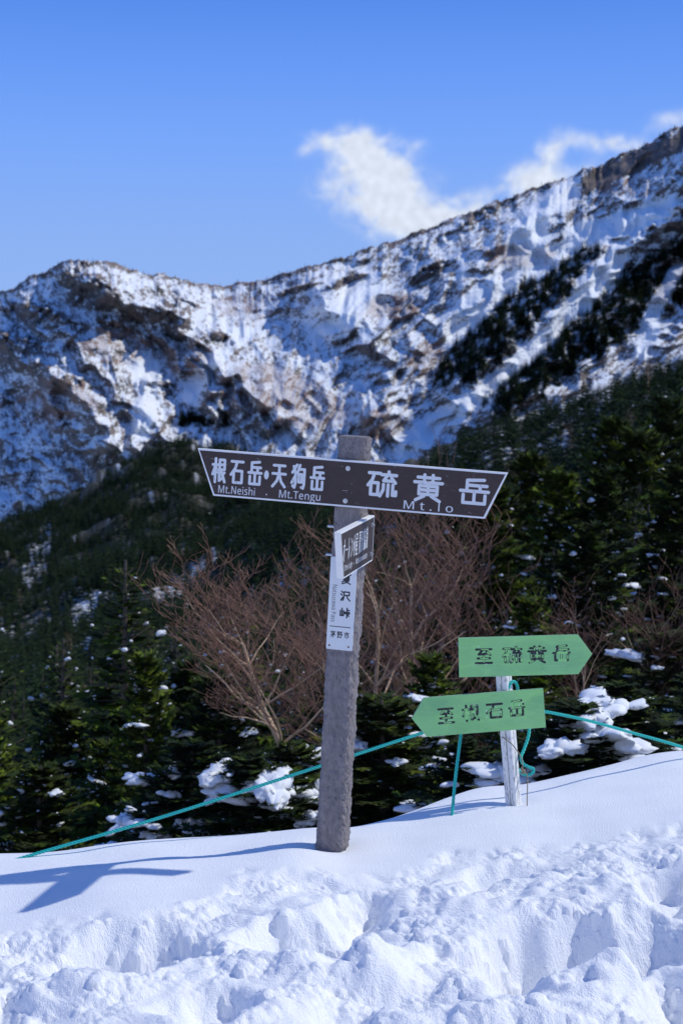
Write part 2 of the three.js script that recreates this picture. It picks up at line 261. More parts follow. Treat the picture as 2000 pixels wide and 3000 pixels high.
const cliffs = [[262, 845, 110, 48, 28], [505, 930, 55, 62, 0], [120, 930, 120, 34, 15], [60, 1010, 90, 30, 10], [460, 1150, 62, 52, 0], [640, 1010, 60, 40, 20], [1250, 800, 60, 20, -30], [1400, 640, 70, 16, -28], [1880, 700, 60, 26, -40], [1990, 640, 70, 40, -30], [1180, 920, 40, 22, -20], [330, 960, 70, 30, 20], [200, 1120, 60, 26, 10], [1010, 830, 70, 14, -20], [880, 850, 70, 12, -15]];
const brushy = [[760, 1130, 140, 70], [900, 1190, 110, 70], [640, 832, 90, 14], [1500, 760, 120, 40], [1080, 1240, 90, 60], [350, 1010, 120, 60], [150, 1180, 130, 80], [1820, 560, 90, 24], [1150, 900, 100, 40], [560, 1060, 80, 60], [1280, 1060, 90, 60], [1950, 830, 100, 80], [720, 900, 90, 40]];
let mountainAt, ridgeAt;
{
  const NU = 860, NV = 320, u0 = -950, u1 = 2950, p = new Float32Array((NU + 1) * (NV + 26) * 3), rows = NV + 26;
  const drop = (u) => table(ridX, ridV, u) + 7 * n2(u * 0.011, 3) + 4 * n2(u * 0.035, 8) + 2.2 * n2(u * 0.12, 1);
  const us = []; for (let i = 0; i <= NU; i++) { const t = i / NU; us.push(t < 0.08 ? lerp(u0, -150, t / 0.08) : t > 0.92 ? lerp(2150, u1, (t - 0.92) / 0.08) : lerp(-150, 2150, (t - 0.08) / 0.84)); }
  const V = new Float32Array((NU + 1) * rows);
  for (let i = 0; i <= NU; i++) {
    const u = us[i], q = (u - 1000) / F, vr = drop(u), vb0 = table(treelineX, treelineV, u) + 150, d0 = mD0(u), d1 = mD1(u);
    for (let j = 0; j < rows; j++) {
      let D, v;
      if (j <= NV) {
        const t = j / NV;
        v = lerp(vb0, vr, t);
        D = lerp(d0, d1, Math.pow(t, 1.15));
        const calm = (smooth(1, 0.93, t) * 0.7 + 0.3) * (1 - smooth(1650, 1750, u)) + smooth(1650, 1750, u);
        const lean = lerp(0.15, -0.85, smooth(500, 1200, u)), a = (u - v * 0 + (v - 900) * -lean), b = v;   // gullies run downhill: to the right on the west peak, to the left under the long ridge
        const rx = a / 190, ry = b / 420;
        let relief = 0;
        for (const s of spurs) { const [dist, side] = nearPolyline(s.pts, u + 22 * n2(u * 0.012, v * 0.012), v + 22 * n2b(u * 0.012, v * 0.012)); const w = s.w * (side > 0 ? s.left : 1); if (dist < w) { const k = 1 - dist / w; relief = Math.max(relief, s.a * (0.4 * k + 0.6 * k * k) ); } }
        const wu = a + 40 * n2(u / 130, v / 130), wv = b + 40 * n2b(u / 130, v / 130);
        relief += 13 * ridged(wu / 230, wv / 330, 2, 0.5) + 5 * fbm(wu / 95 + 9, wv / 140, 2, 0.5, n2b) + 0.7 * ridged(wu / 44, wv / 60 + 5, 2, 0.5) + 0.45 * n2(u / 13, v / 12) + 0.22 * n2b(u / 7, v / 7);
        for (const [cu, cv, ru, rv, rot] of cliffs) { const c = Math.cos(rad(rot)), s = Math.sin(rad(rot)), x = ((u - cu) * c + (v - cv) * s) / ru, y = (-(u - cu) * s + (v - cv) * c) / rv, r = x * x + y * y; if (r < 1.4) relief += (8 + 7 * n2(u / 28, v / 28)) * (1 - smooth(0.5, 1.4, r)) * clamp(0.7 - y * 0.9, 0, 1.6); }
        relief += 0.30 * clamp(u - 1680, 0, 420) * smooth(760, 590, v + 0.45 * (u - 1850));      // the summit block stands forward, its wall turned away from the sun
        D -= relief * calm * 0.62;
        v += calm * (0.8 * n2(u / 15, v / 13) + 0.4 * n2b(u / 6, v / 6));
      } else { const k = (j - NV) / 26; v = vr + 130 * k * k + 14 * k; D = d1 + 190 * k; }
      const o = j * (NU + 1) + i;
      p.set([q * D, EYE - D * (v - 1150) / F, -D], o * 3); V[o] = v;
    }
  }
  const idx = new Uint32Array(NU * (rows - 1) * 6); let o = 0;
  for (let j = 0; j + 1 < rows; j++) for (let i = 0; i < NU; i++) { const a = j * (NU + 1) + i; idx.set([a, a + 1, a + NU + 1, a + 1, a + NU + 2, a + NU + 1], o); o += 6; }
  const g = new THREE.BufferGeometry(); g.setAttribute('position', new THREE.BufferAttribute(p, 3)); g.setIndex(new THREE.BufferAttribute(idx, 1)); g.computeVertexNormals();
  // matter: snow settles where the ground is not too steep, rock shows on steps and walls, bare scrub grows in patches
  const N = g.attributes.normal.array, C = new Float32Array(p.length), snow = [0.85, 0.87, 0.89], rock = [0.10, 0.085, 0.085], rock2 = [0.22, 0.17, 0.14], scrub = [0.27, 0.165, 0.125], pine = [0.035, 0.045, 0.035];
  for (let j = 0; j < rows; j++) for (let i = 0; i <= NU; i++) {
    const k = j * (NU + 1) + i, u = us[i], v = V[k], up = N[k * 3 + 1];
    const lean = lerp(0.15, -0.85, smooth(500, 1200, u)), a = u - (v - 900) * lean;
    const fine = 0.45 * n2(a / 9, v / 11) + 0.55 * n2b(u / 5.5 + 5, v / 6), mid = fbm(a / 34, v / 30, 4, 0.62), broad = fbm(a / 150, v / 210, 3, 0.5, n2b), streak = ridged(a / 26 + 3, v / 90, 3, 0.6);
    let bare = (0.52 - up) * 0.55 + 0.85 * mid + 0.55 * fine + 0.30 * broad + (0.30 + 0.22 * smooth(900, 1300, u)) * streak - 0.05 + 0.04 * smooth(620, 300, u);
    for (const [cu, cv, ru, rv, rot] of cliffs) { const c = Math.cos(rad(rot)), s = Math.sin(rad(rot)), x = ((u - cu) * c + (v - cv) * s) / ru, y = (-(u - cu) * s + (v - cv) * c) / rv, r = x * x + y * y; if (r < 1.5) bare += (0.45 + 0.5 * mid + 0.25 * fine) * (1 - smooth(0.35, 1.5, r)); }
    for (const c of chutes) { const [d] = nearPolyline(c.pts, u + 10 * mid, v + 10 * broad); if (d < c.w * 1.6) bare -= 0.9 * (1 - smooth(0.5, 1.6, d / c.w)); }
    if (u > 1650) { const dv = v - lerp(548, 405, (u - 1690) / 310), w = 34 + 6 * mid; if (u > 1690 - 10 * fine && Math.abs(dv - 12) < w) bare += 1.1 * smooth(w, w * 0.5, Math.abs(dv - 12)); }
    let bush = 0.20 * fine + 0.35 * fbm(u / 70 + 30, v / 55, 3) - 0.12;
    for (const [cu, cv, ru, rv] of brushy) { const r = ((u - cu) / ru) ** 2 + ((v - cv) / rv) ** 2; if (r < 1.8) bush += 0.42 * (1 - smooth(0.2, 1.8, r)); }
    if (j > NV - 9) { const k = (j - NV + 9) / 9; bare += 0.45 * k; bush += 0.35 * k + 0.3 * k * n2(u / 40, 5); }
    const b = smooth(-0.16, 0.34, bare + 0.14 * n2(u / 3.4, v / 3.4)), s = smooth(0.02, 0.34, bush) * 0.8, rk = rock.map((c, m) => lerp(c, rock2[m], smooth(-0.2, 0.5, mid + 0.4 * fine)));
    const pn = smooth(0.25, 0.45, fbm(u / 60 - 12, v / 45 + 9, 3) + 0.2 * fine) * 0.7;
    for (let m = 0; m < 3; m++) { let c = lerp(snow[m], rk[m], b); c = lerp(c, scrub[m], s * (0.55 + 0.45 * b)); c = lerp(c, pine[m], pn * b); C[k * 3 + m] = c; }
  }
  g.setAttribute('color', new THREE.BufferAttribute(C, 3));
  mountainAt = (u, v) => { let i = 0; while (i < NU && us[i + 1] < u) i++; let best = -1, bd = 1e9; for (let j = 0; j <= NV; j += 1) { const d = Math.abs(V[j * (NU + 1) + i] - v); if (d < bd) { bd = d; best = j; } } const o = (best * (NU + 1) + i) * 3; return [p[o], p[o + 1], p[o + 2]]; };
  ridgeAt = drop;
  structure('mountain', g, new THREE.MeshStandardMaterial({ vertexColors: true, roughness: 0.9 }));
}

// ---------------------------------------------------------------- conifers
const needle = new THREE.MeshPhysicalMaterial({ vertexColors: true, roughness: 0.85, transmission: 0.25, thickness: 0, specularIntensity: 0.15 });
const needleFar = new THREE.MeshPhysicalMaterial({ vertexColors: true, roughness: 0.9, specularIntensity: 0.12 });
const firBark = std(0.13, 0.105, 0.085, 0.95, { bumpMap: rep(stoneGrain, 3, 8), bumpScale: 0.006 });
const loadSnow = new THREE.MeshStandardMaterial({ color: lin(0.86, 0.88, 0.90), roughness: 0.8 });
const clumpShapes = [];
{
  const R = rngOf(301);
  for (let k = 0; k < 6; k++) {
    const parts = [], lobes = 4 + (k % 3);
    for (let i = 0; i < lobes; i++) { const s = new THREE.IcosahedronGeometry(0.62 + 0.3 * R(), k % 6 < 3 ? 1 : 2); const a = R() * 6.28, d = i ? 0.75 + 0.25 * R() : 0; s.scale(1, 0.58 + 0.2 * R(), 1); s.translate(Math.cos(a) * d * 1.2, -0.12 * i * R(), Math.sin(a) * d); parts.push(s); }
    let g = mergeGeometries(parts); g.deleteAttribute('uv'); g.deleteAttribute('normal'); g = mergeVertices(g, 1e-4);
    const p = g.attributes.position;
    for (let i = 0; i < p.count; i++) { const x = p.getX(i), y = p.getY(i), z = p.getZ(i), n = 1 + 0.26 * n3(x * 1.1 + k * 9, y * 1.1, z * 1.1) + 0.14 * n3(x * 2.6, y * 2.6 + k, z * 2.6) + 0.05 * n3(x * 7, y * 7 + k, z * 7); p.setXYZ(i, x * n, (y < 0 ? y * 0.55 : y) * n, z * n); }
    g.computeVertexNormals(); clumpShapes.push(g);
  }
}
// one fir: whorls of boughs, each bough a flat fan of twigs carrying needle blades
function makeFir(seed, { H, R: reach, step, per, twigs, blades, blade, droop = 0.3, bare = 0.04, tint = [0.046, 0.068, 0.021], lowTri = false }) {
  const R = rngOf(seed), B = new Build(), T = new Build(), boughs = [];
  const sway = [0.03 * (R() - 0.5), 0.03 * (R() - 0.5)], centre = (h) => [sway[0] * h * h / H, h, sway[1] * h * h / H];
  for (let i = 0; i < 7; i++) limb(T, centre(H * i / 7 - (i ? 0 : 0.5)), centre(H * (i + 1) / 7), lerp(0.022, 0.004, i / 7) * H, lerp(0.022, 0.004, (i + 1) / 7) * H, lowTri ? 4 : 7, [1, 1, 1]);
  for (let h = H * bare; h < H * 0.985; h += step * (0.65 + 0.7 * (1 - h / H)) * (0.8 + 0.4 * R())) {
    const f = 1 - h / H, n = Math.max(3, Math.round(per * (0.55 + 0.45 * f)));
    const a0 = R() * 6.28;
    for (let b = 0; b < n; b++) {
      const a = a0 + b / n * 6.283 + (R() - 0.5) * 0.7, L = reach * Math.pow(f, 0.72) * (0.62 + 0.55 * R()) + 0.035 * H * 0.6;
      const rise = lerp(-droop, 0.6, Math.pow(1 - f, 1.4)) + (R() - 0.5) * 0.6, dx = Math.cos(a), dz = Math.sin(a), o = centre(h + (R() - 0.5) * step * 0.5);
      const at = (t) => [o[0] + dx * L * t, o[1] + L * (rise * t + 0.16 * t * t), o[2] + dz * L * t];
      boughs.push({ at, L, f, a });
      if (!lowTri) limb(T, at(0), at(0.75), 0.0035 * H * (0.4 + f), 0.001 * H, 3, [1, 1, 1]);
      const nt = Math.max(2, Math.round(twigs * (0.45 + 0.55 * L / reach)));
      for (let k = 0; k <= nt; k++) for (const side of k === nt ? [0] : [-1, 1]) {
        const t = 0.12 + 0.88 * (k + 0.3 * R()) / nt, s = at(Math.min(t, 1)), tl = side ? L * (0.42 * (1 - t) + 0.15) * (0.7 + 0.6 * R()) : L * 0.16;
        const ta = a + side * (0.95 - 0.25 * t + 0.3 * (R() - 0.5)), ex = Math.cos(ta), ez = Math.sin(ta), ey = rise * 0.5 + 0.25 - 0.55 * R();
        const shade = 0.42 + 0.5 * R(), tip = R() < 0.3 ? (lowTri ? 1.7 : 2.5) : 1;
        const col = [tint[0] * shade * tip * (0.9 + 0.3 * R()), tint[1] * shade * tip, tint[2] * shade * (tip > 1 ? 1.1 : 1) * (0.7 + 0.4 * R())];
        if (blades <= 1) {
          const w = tl * blade * (0.7 + 0.6 * R()), px = -ez * w, pz = ex * w, mid = [s[0] + ex * tl * 0.45, s[1] + ey * tl * 0.45 + 0.03 * tl, s[2] + ez * tl * 0.45], end = [s[0] + ex * tl, s[1] + ey * tl - 0.06 * tl, s[2] + ez * tl], tw = (R() - 0.5) * w * 1.2;
          const l = [mid[0] + px, mid[1] + tw - 0.25 * w, mid[2] + pz], r = [mid[0] - px, mid[1] - tw - 0.25 * w, mid[2] - pz];
          B.tri(s, l, end, col); B.tri(s, end, r, col);
        } else for (let m = 0; m < blades; m++) {
          const tt = (m + 0.2 + 0.5 * R()) / blades, c = [s[0] + ex * tl * tt, s[1] + ey * tl * tt, s[2] + ez * tl * tt], bl = blade * (0.7 + 0.6 * R()) * (1.15 - 0.4 * tt);
          for (const sd of [-1, 1]) {
            const ba = ta + sd * (0.55 + 0.5 * R()), bx = Math.cos(ba), bz = Math.sin(ba), by = 0.35 + 0.9 * (R() - 0.45), w = bl * 0.30;
            const e = [c[0] + bx * bl, c[1] + by * bl, c[2] + bz * bl];
            B.tri([c[0] - bz * w, c[1] - w * 0.5 * (R() - 0.2), c[2] + bx * w], e, [c[0] + bz * w, c[1] + w * 0.5 * (R() - 0.2), c[2] - bx * w], col);
          }
        }
      }
    }
  }
  return { trunk: T.geometry(true), crown: B.geometry(), boughs, H, reach, seed };
}
const firA = [makeFir(1001, { H: 4, R: 1.25, step: 0.18, per: 8, twigs: 8, blades: 4, blade: 0.115, droop: 0.28, tint: [0.06, 0.088, 0.025] }), makeFir(1002, { H: 4, R: 1.0, step: 0.17, per: 8, twigs: 8, blades: 4, blade: 0.105, droop: 0.2, tint: [0.092, 0.138, 0.036] }), makeFir(1003, { H: 4, R: 1.5, step: 0.20, per: 8, twigs: 9, blades: 4, blade: 0.12, droop: 0.4, tint: [0.035, 0.058, 0.023] })];
const firB = [11, 12, 13, 14].map((s, i) => makeFir(1100 + s, { H: 5, R: [1.25, 1.05, 1.45, 0.95][i], step: 0.25, per: 8, twigs: 8, blades: 1, blade: 0.26, droop: [0.3, 0.2, 0.4, 0.15][i], tint: [[0.039, 0.061, 0.020], [0.035, 0.055, 0.023], [0.043, 0.062, 0.017], [0.031, 0.051, 0.022]][i] }));
const firC = [21, 22, 23].map((s, i) => makeFir(1200 + s, { H: 6, R: [1.35, 1.15, 1.6][i], step: 0.42, per: 7, twigs: 4, blades: 1, blade: 0.42, droop: [0.3, 0.2, 0.4][i], lowTri: true, tint: [[0.027, 0.047, 0.021], [0.024, 0.043, 0.024], [0.030, 0.049, 0.018]][i] }));
const firD = [31, 32].map((s, i) => makeFir(1300 + s, { H: 6, R: [1.5, 1.25][i], step: 0.62, per: 6, twigs: 3, blades: 1, blade: 0.6, droop: 0.3, lowTri: true, tint: [[0.025, 0.045, 0.022], [0.022, 0.040, 0.024]][i] }));
console.log('fir tris', [...firA, ...firB, ...firC, ...firD].map((f) => (f.crown.attributes.position.count / 3) | 0).join(' '));

// small pads of snow caught on the twigs, one joined part per kind of tree
function dusting(shape, n, seed, r) {
  const R = rngOf(seed), parts = [];
  for (let i = 0; i < n; i++) {
    const b = shape.boughs[Math.floor(R() * shape.boughs.length * 0.93)], p = b.at(0.35 + 0.65 * R()), s = r * (0.4 + 1.2 * R() * R()), g = new THREE.IcosahedronGeometry(1, s > r * 0.9 ? 1 : 0);
    const q = g.attributes.position; for (let k = 0; k < q.count; k++) { const x = q.getX(k), y = q.getY(k), z = q.getZ(k), m = 1 + 0.35 * n3(x * 1.3 + i * 3, y * 1.3, z * 1.3); q.setXYZ(k, x * m, y * m, z * m); }
    g.scale(s * (1 + R()), s * (0.5 + 0.4 * R()), s * (0.8 + 0.6 * R())); g.rotateY(R() * 6.28); g.rotateZ((R() - 0.5) * 0.8); g.translate(p[0] + (R() - 0.5) * b.L * 0.35, p[1] + s * 0.9, p[2] + (R() - 0.5) * b.L * 0.35); g.deleteAttribute('uv'); g.deleteAttribute('normal'); parts.push(g);
  }
  const g = mergeVertices(mergeGeometries(parts), 1e-5); g.computeVertexNormals(); return g;
}
const dustA = firA.map((f, i) => dusting(f, 170, 600 + i, 0.032)), dustB = firB.map((f, i) => dusting(f, 34, 620 + i, 0.045));
function dust(parent, geometry, scale) { const m = mesh('snow_dusting', geometry, loadSnow, parent); m.userData.kind = 'stuff'; if (scale) m.scale.copy(scale); }
function firThing(shape, name, label, group, { x, D, H, turn, sink = 0.15, load = 0, seed = 1, wide = 1, big = 1 }) {
  const t = thing(name, label, 'tree', group), k = H / shape.H;
  t.position.set(x, valleyY(x, D) - sink, -D); t.rotation.y = turn;
  const body = new THREE.Vector3(k * wide, k, k * wide);
  const tr = mesh('trunk', shape.trunk, firBark, t), cr = mesh('crown', shape.crown, shape.blades === 1 ? needleFar : needle, t);
  tr.scale.copy(body); cr.scale.copy(body);
  if (load) dust(t, dustA[firA.indexOf(shape)], body);
  if (load) {
    const R = rngOf(seed * 7 + 3), c = [];
    for (let i = 0; i < load * (big > 1.5 ? 0.9 : 1.6); i++) {
      const b = shape.boughs[Math.floor(Math.pow(R(), 1.35) * shape.boughs.length * 0.8)];
      const pt = b.at(0.62 + 0.42 * R()), size = (0.032 + 0.062 * R() * R()) * big;
      const m = mesh('snow_clump', clumpShapes[Math.floor(R() * 3) + (size > 0.075 ? 3 : 0)], loadSnow, t);
      m.position.set(pt[0] * k * wide, pt[1] * k + size * 0.55, pt[2] * k * wide); m.scale.set(size * (0.9 + 0.6 * R()), size * (0.8 + 0.5 * R()), size * (0.8 + 0.4 * R())); m.rotation.set((R() - 0.5) * 0.5, R() * 6.28, (R() - 0.5) * 0.5);
    }
  }
  return t;
}
const bear = (u, D) => (u - 1000) / F * D;
// young and middle-sized firs close behind the bank, each placed by bearing and distance
const nearFirs = [
  // u, D, top angle, shape, load, wide, big, label
  [420, 13, 1925, 1, 8, 0.9, 0.8, 'young light green fir with a slim pointed spire standing free of its neighbours'],
  [300, 13.5, 2190, 1, 8, 1.1, 1, 'small green fir above the left end of the teal rope'],
  [95, 12.5, 2260, 0, 5, 1.1, 0.8, 'small yellow green fir at the snow edge beyond the buried rope end'],
  [-60, 14, 2080, 1, 5, 1.1, 0.8, 'yellow green fir cut by the picture edge behind the smaller firs'],
  [560, 10.2, 2200, 2, 26, 1.25, 1.35, 'low broad fir under thick snow clumps behind the middle of the teal rope'],
  [720, 9.6, 2240, 2, 26, 1.3, 1.4, 'low dark fir loaded with snow at the foot of the leaning bare birch'],
  [860, 10.0, 2200, 0, 20, 1.3, 1.3, 'low snow laden fir directly left of the grey concrete signpost'],
  [640, 13.0, 2010, 2, 20, 1.2, 1.3, 'snow draped fir with white shelves of snow behind the bare birch trunk'],
  [460, 12.0, 2300, 0, 16, 1.2, 1.1, 'low fir with snow clumps at the foot of the slim young fir'],
  [1130, 10.4, 2060, 0, 18, 1.25, 1.0, 'low fir with scattered snow between the two signposts'],
  [1260, 11.5, 1930, 1, 16, 1.15, 1.0, 'green fir behind the hanging teal rope end'],
  [1360, 9.4, 2190, 2, 14, 1.3, 1.0, 'low fir hidden behind the hanging rope end under the lower arrow board'],
  [1440, 21, 1420, 0, 9, 0.95, 0.8, 'tall green fir rising behind the upper green arrow board'],
  [1560, 14, 1760, 1, 12, 1.1, 0.9, 'bushy fir behind the point of the upper green arrow board'],
  [1720, 17, 1560, 2, 26, 1.15, 1.0, 'broad dark fir with many snow clumps right of the arrow boards'],
  [1880, 26, 1265, 0, 10, 1.0, 0.8, 'tallest fir on the right hand slope with a green pointed top'],
  [2010, 19, 1390, 2, 18, 1.2, 0.9, 'broad bluish green fir at the edge of the right hand slope'],
  [1640, 27, 1390, 1, 8, 1.1, 0.8, 'dark slender fir between the tall green firs'],
  [1690, 9.2, 2080, 2, 22, 1.5, 2.1, 'dwarf fir weighed down by large snow slabs right of the white post'],
  [1830, 9.8, 2020, 2, 20, 1.5, 1.9, 'dwarf fir under large snow slabs beside the right hand rope'],
  [1960, 12, 1860, 0, 14, 1.2, 1.2, 'bushy fir with round snow caps above the right hand rope'],
  [2120, 11, 1950, 2, 12, 1.3, 1.2, 'bushy fir where the right hand rope leaves towards the rising snow'],
  [1560, 30, 1335, 0, 6, 0.95, 1.0, 'dark pointed fir behind the tall green fir above the arrow boards'],
  [1765, 23, 1400, 2, 9, 1.0, 1.0, 'full crowned fir right of the slender dark fir'],
  [1955, 31, 1190, 2, 6, 0.9, 1.0, 'high fir on the slope behind the tallest green topped fir'],
  [1800, 38, 1230, 0, 5, 0.9, 1.0, 'far dark fir left of the tallest green topped fir'],
  [1340, 28, 1500, 2, 7, 0.9, 1.0, 'dark fir just below the right end of the wide brown board'],
  [1010, 15, 1960, 0, 12, 1.1, 1.0, 'fir with small snow caps hidden partly behind the concrete signpost'],
  [180, 20, 2080, 0, 8, 1.1, 0.9, 'dark fir in the gap left of the slim young fir'],
  [540, 22, 1960, 2, 8, 1.0, 0.8, 'dark fir right of the slim young fir'],
];
nearFirs.forEach(([u, D, top, s, load, wide, big, label], i) => {
  const x = bear(u, D), y = valleyY(x, D), H = EYE - D * (top - 1150) / F - y + 0.15;
  firThing(firA[s], 'fir_tree', label, 'firs just beyond the snow bank', { x, D, H: Math.max(0.7, H), turn: i * 2.1, load, seed: 40 + i, wide: wide * (H < 1.6 ? 1.5 : 1), big });
});

// the forest: the larger trees are things of their own, the far ones one mass
{
  const R = rngOf(77), spots = [], cells = new Map(), cell = (x, D) => Math.floor(x / 3) * 100000 + Math.floor(D / 3);
  for (let k = 0; k < 420000 && spots.length < 26000; k++) {
    const west = R() < 0.6, u = west ? (R() < 0.12 ? -1000 + R() * 700 : -350 + R() * 1500) : 900 + R() * 1700, far = R() < 0.94, D = far ? Math.sqrt(lerp(45 * 45, west ? 650 * 650 : 240 * 240, R())) : lerp(17, 60, R()), x = bear(u, D);
    if (D > (u > 1250 ? 235 : 650)) continue;
    const y = valleyY(x, D), base = 1150 + (EYE - y) * F / D;
    const H = (D < 40 ? 2.4 + 1.8 * R() : 3.2 + 3.0 * R()) * (0.85 + 0.3 * fbm(x * 0.03, D * 0.03, 2)), top = base - H * F / D;
    if (top < table(treelineX, treelineV, u) + 8 + 26 * R() + 22 * fbm(u / 60, 3, 2)) continue;
    if (D < 40 && (u > 940 && u < 1130 || R() < 0.35)) continue;
    if ((clearing(u, base) || clearing(u, base - 40)) && R() < 0.86) continue;
    const gap = D < 60 ? 1.5 : D < 200 ? 1.5 : 1.6; let free = true;
    for (let i = -1; i <= 1 && free; i++) for (let j = -1; j <= 1 && free; j++) for (const s of cells.get(cell(x + 3 * i, D + 3 * j)) ?? []) if (Math.hypot(s.x - x, s.D - D) < gap) { free = false; break; }
    if (!free) continue;
    const s = { x, D, H, u, size: H / D, a: R() * 6.28 }, key = cell(x, D); spots.push(s); if (!cells.has(key)) cells.set(key, []); cells.get(key).push(s);
  }
  spots.sort((a, b) => b.size - a.size);
  const own = spots.slice(0, 265), rest = spots.slice(265);
  const protos = new Map();
  own.forEach((s, i) => {
    const set = i < 60 ? firB : firC, shape = set[i % set.length], k = s.H / shape.H, key = (i < 60 ? 'b' : 'c') + (i % set.length);
    if (!protos.has(key)) {
      const t = thing('forest_fir', 'dark green fir in the dense forest below the mountain', 'tree', 'firs of the dense forest');
      mesh('trunk', shape.trunk, firBark, t); mesh('crown', shape.crown, needleFar, t);
      if (i < 60) dust(t, dustB[i % set.length]);
      protos.set(key, t); t.userData.fresh = true;
    }
    let t = protos.get(key);
    if (t.userData.fresh) delete t.userData.fresh; else t = copyOf(t);
    t.position.set(s.x, valleyY(s.x, s.D) - 0.1, -s.D); t.rotation.y = s.a; t.scale.setScalar(k);
  });
  // stands of fir on the mountain's right shoulder and dwarf firs along its skyline
  const stands = [{ pts: [[1690, 750], [1560, 880], [1450, 1000], [1380, 1080]], w: 62 }, { pts: [[1960, 840], [1800, 930], [1640, 1040], [1480, 1160]], w: 74 }, { pts: [[1480, 900], [1380, 1010], [1300, 1110]], w: 36 }, { pts: [[2050, 700], [1900, 800], [1830, 850]], w: 40 }, { pts: [[560, 1240], [640, 1260]], w: 30 }];
  const high = [];
  for (let k = 0; k < 140000 && high.length < 4200; k++) {
    const u = 450 + R() * 1750, v = 690 + R() * 560; let keep = 0;
    for (const t of stands) { const [d] = nearPolyline(t.pts, u + 25 * n2(u / 50, v / 50), v); keep = Math.max(keep, 1 - smooth(0.35, 1.15, d / t.w)); }
    for (const c of chutes) { const [d] = nearPolyline(c.pts, u, v); if (d < c.w * 0.9) keep = 0; }
    if (R() > keep || fbm(u / 40, v / 40, 2) < -0.25) continue;
    const [x, y, z] = mountainAt(u, v); high.push({ x, y, D: -z, H: 3.2 + 3 * R(), a: R() * 6.28 });
  }
  for (let k = 0; k < 1300; k++) { const u = -100 + R() * 2250, thick = fbm(u / 90, 2, 2); if (R() > 0.35 + thick) continue; const [x, y, z] = mountainAt(u, ridgeAt(u) + 3 + 14 * R()); high.push({ x, y: y - 0.3, D: -z, H: 1.2 + 2.4 * R(), a: R() * 6.28 }); }
  mergeFar(rest, 'forest');
  mergeFar(high, 'forest');
  console.log('forest', spots.length, rest.length);
  function mergeFar(list, name) {
    firD.forEach((shape, v) => {
      const sub = list.filter((_, i) => i % 2 === v), m = new THREE.InstancedMesh(shape.crown, needleFar, sub.length), M = new THREE.Matrix4(), q = new THREE.Quaternion(), e = new THREE.Vector3(0, 1, 0);
      sub.forEach((s, i) => { const k = s.H / shape.H; M.compose(new THREE.Vector3(s.x, (s.y ?? valleyY(s.x, s.D)) - 0.2, -s.D), q.setFromAxisAngle(e, s.a), new THREE.Vector3(k * 1.05, k, k * 1.05)); m.setMatrixAt(i, M); const c = 0.75 + 0.5 * R(); m.setColorAt(i, lin(c * (0.9 + 0.3 * R()), c, c)); });
      m.name = numbered(name); m.castShadow = m.receiveShadow = true; m.userData.kind = 'stuff'; tag(m, list === rest ? 'dense far off fir forest filling the valley below the mountain' : 'thin stands of dark fir high on the snowy mountain', 'forest', list === rest ? 'far forest' : 'fir stands on the mountain'); scene.add(m);
    });
  }
}


// ---------------------------------------------------------------- bare birches
const birchBark = new THREE.MeshStandardMaterial({ vertexColors: true, roughness: 0.85 });
function makeBirch(seed, { H, lean = [0, 0], trunkR, depth, spread, forks, limbsLow = 4, twigLen = 0.2, upward = 0.35, first = 0.25 }) {
  const R = rngOf(seed), T = new Build(), K = new Build();
  const pale = () => { const s = 0.8 + 0.4 * R(); return [0.60 * s, 0.42 * s, 0.27 * s]; }, brown = () => { const s = 0.7 + 0.6 * R(); return [0.225 * s, 0.118 * s, 0.078 * s]; };
  const norm = (d) => { const l = Math.hypot(...d); return d.map((x) => x / l); };
  function grow(p, d, len, r, level, into) {
    const n = level === 0 ? 9 : 4;
    for (let i = 0; i < n; i++) {
      const bend = level === 0 ? 0.22 : 0.6;
      d = norm([d[0] + bend * (R() - 0.5), d[1] + bend * (R() - 0.5) + upward * 0.06 * level, d[2] + bend * (R() - 0.5)]);
      const q = p.map((c, k) => c + d[k] * len / n), r1 = r * (1 - 0.72 * (i + 1) / n), r0 = r * (1 - 0.72 * i / n);
      limb(level < 2 ? T : K, p, q, Math.max(0.0034, r0), Math.max(0.0026, r1), level === 0 ? 8 : level === 1 ? 5 : 3, level < 2 ? pale() : brown());
      p = q;
      if (level < depth && (level > 0 || i / n >= first)) for (let b = 0; b < (level === 0 ? limbsLow / 3 + R() : forks * (0.6 + 0.8 * R())); b++) {
        const a = R() * 6.283, up = 0.25 + 0.65 * R(), s = spread;
        const nd = norm([d[0] * 0.75 + Math.cos(a) * s, d[1] * 0.75 + up * upward, d[2] * 0.75 + Math.sin(a) * s]);
        grow(p, nd, len * (level === 0 ? 0.34 + 0.22 * R() : 0.46 + 0.26 * R()) * (level === 0 ? 1.15 - 0.5 * i / n : 1), Math.max(0.002, r1 * (0.45 + 0.2 * R())), level + 1);
      }
    }
  }
  grow([0, -0.3, 0], norm([lean[0], 1, lean[1]]), H, trunkR, 0);
  return { trunk: T.geometry(true), twigs: K.geometry(), tris: (T.p.length + K.p.length) / 9 };
}
function birchThing(shape, label, group, x, D, k, turn, y) {
  const t = thing('bare_birch', label, 'tree', group); t.position.set(x, y ?? valleyY(x, D), -D); t.rotation.y = turn; t.scale.setScalar(k);
  mesh('trunk', shape.trunk, birchBark, t); mesh('twigs', shape.twigs, birchBark, t); return t;
}
const birchA = makeBirch(501, { H: 2.5, lean: [-0.30, 0.05], trunkR: 0.062, depth: 4, spread: 1.0, forks: 0.80, limbsLow: 5, upward: 0.42, first: 0.30 });
const birchB = makeBirch(502, { H: 2.8, lean: [0.06, 0.0], trunkR: 0.05, depth: 4, spread: 0.85, forks: 0.70, limbsLow: 4, upward: 0.5, first: 0.2 });
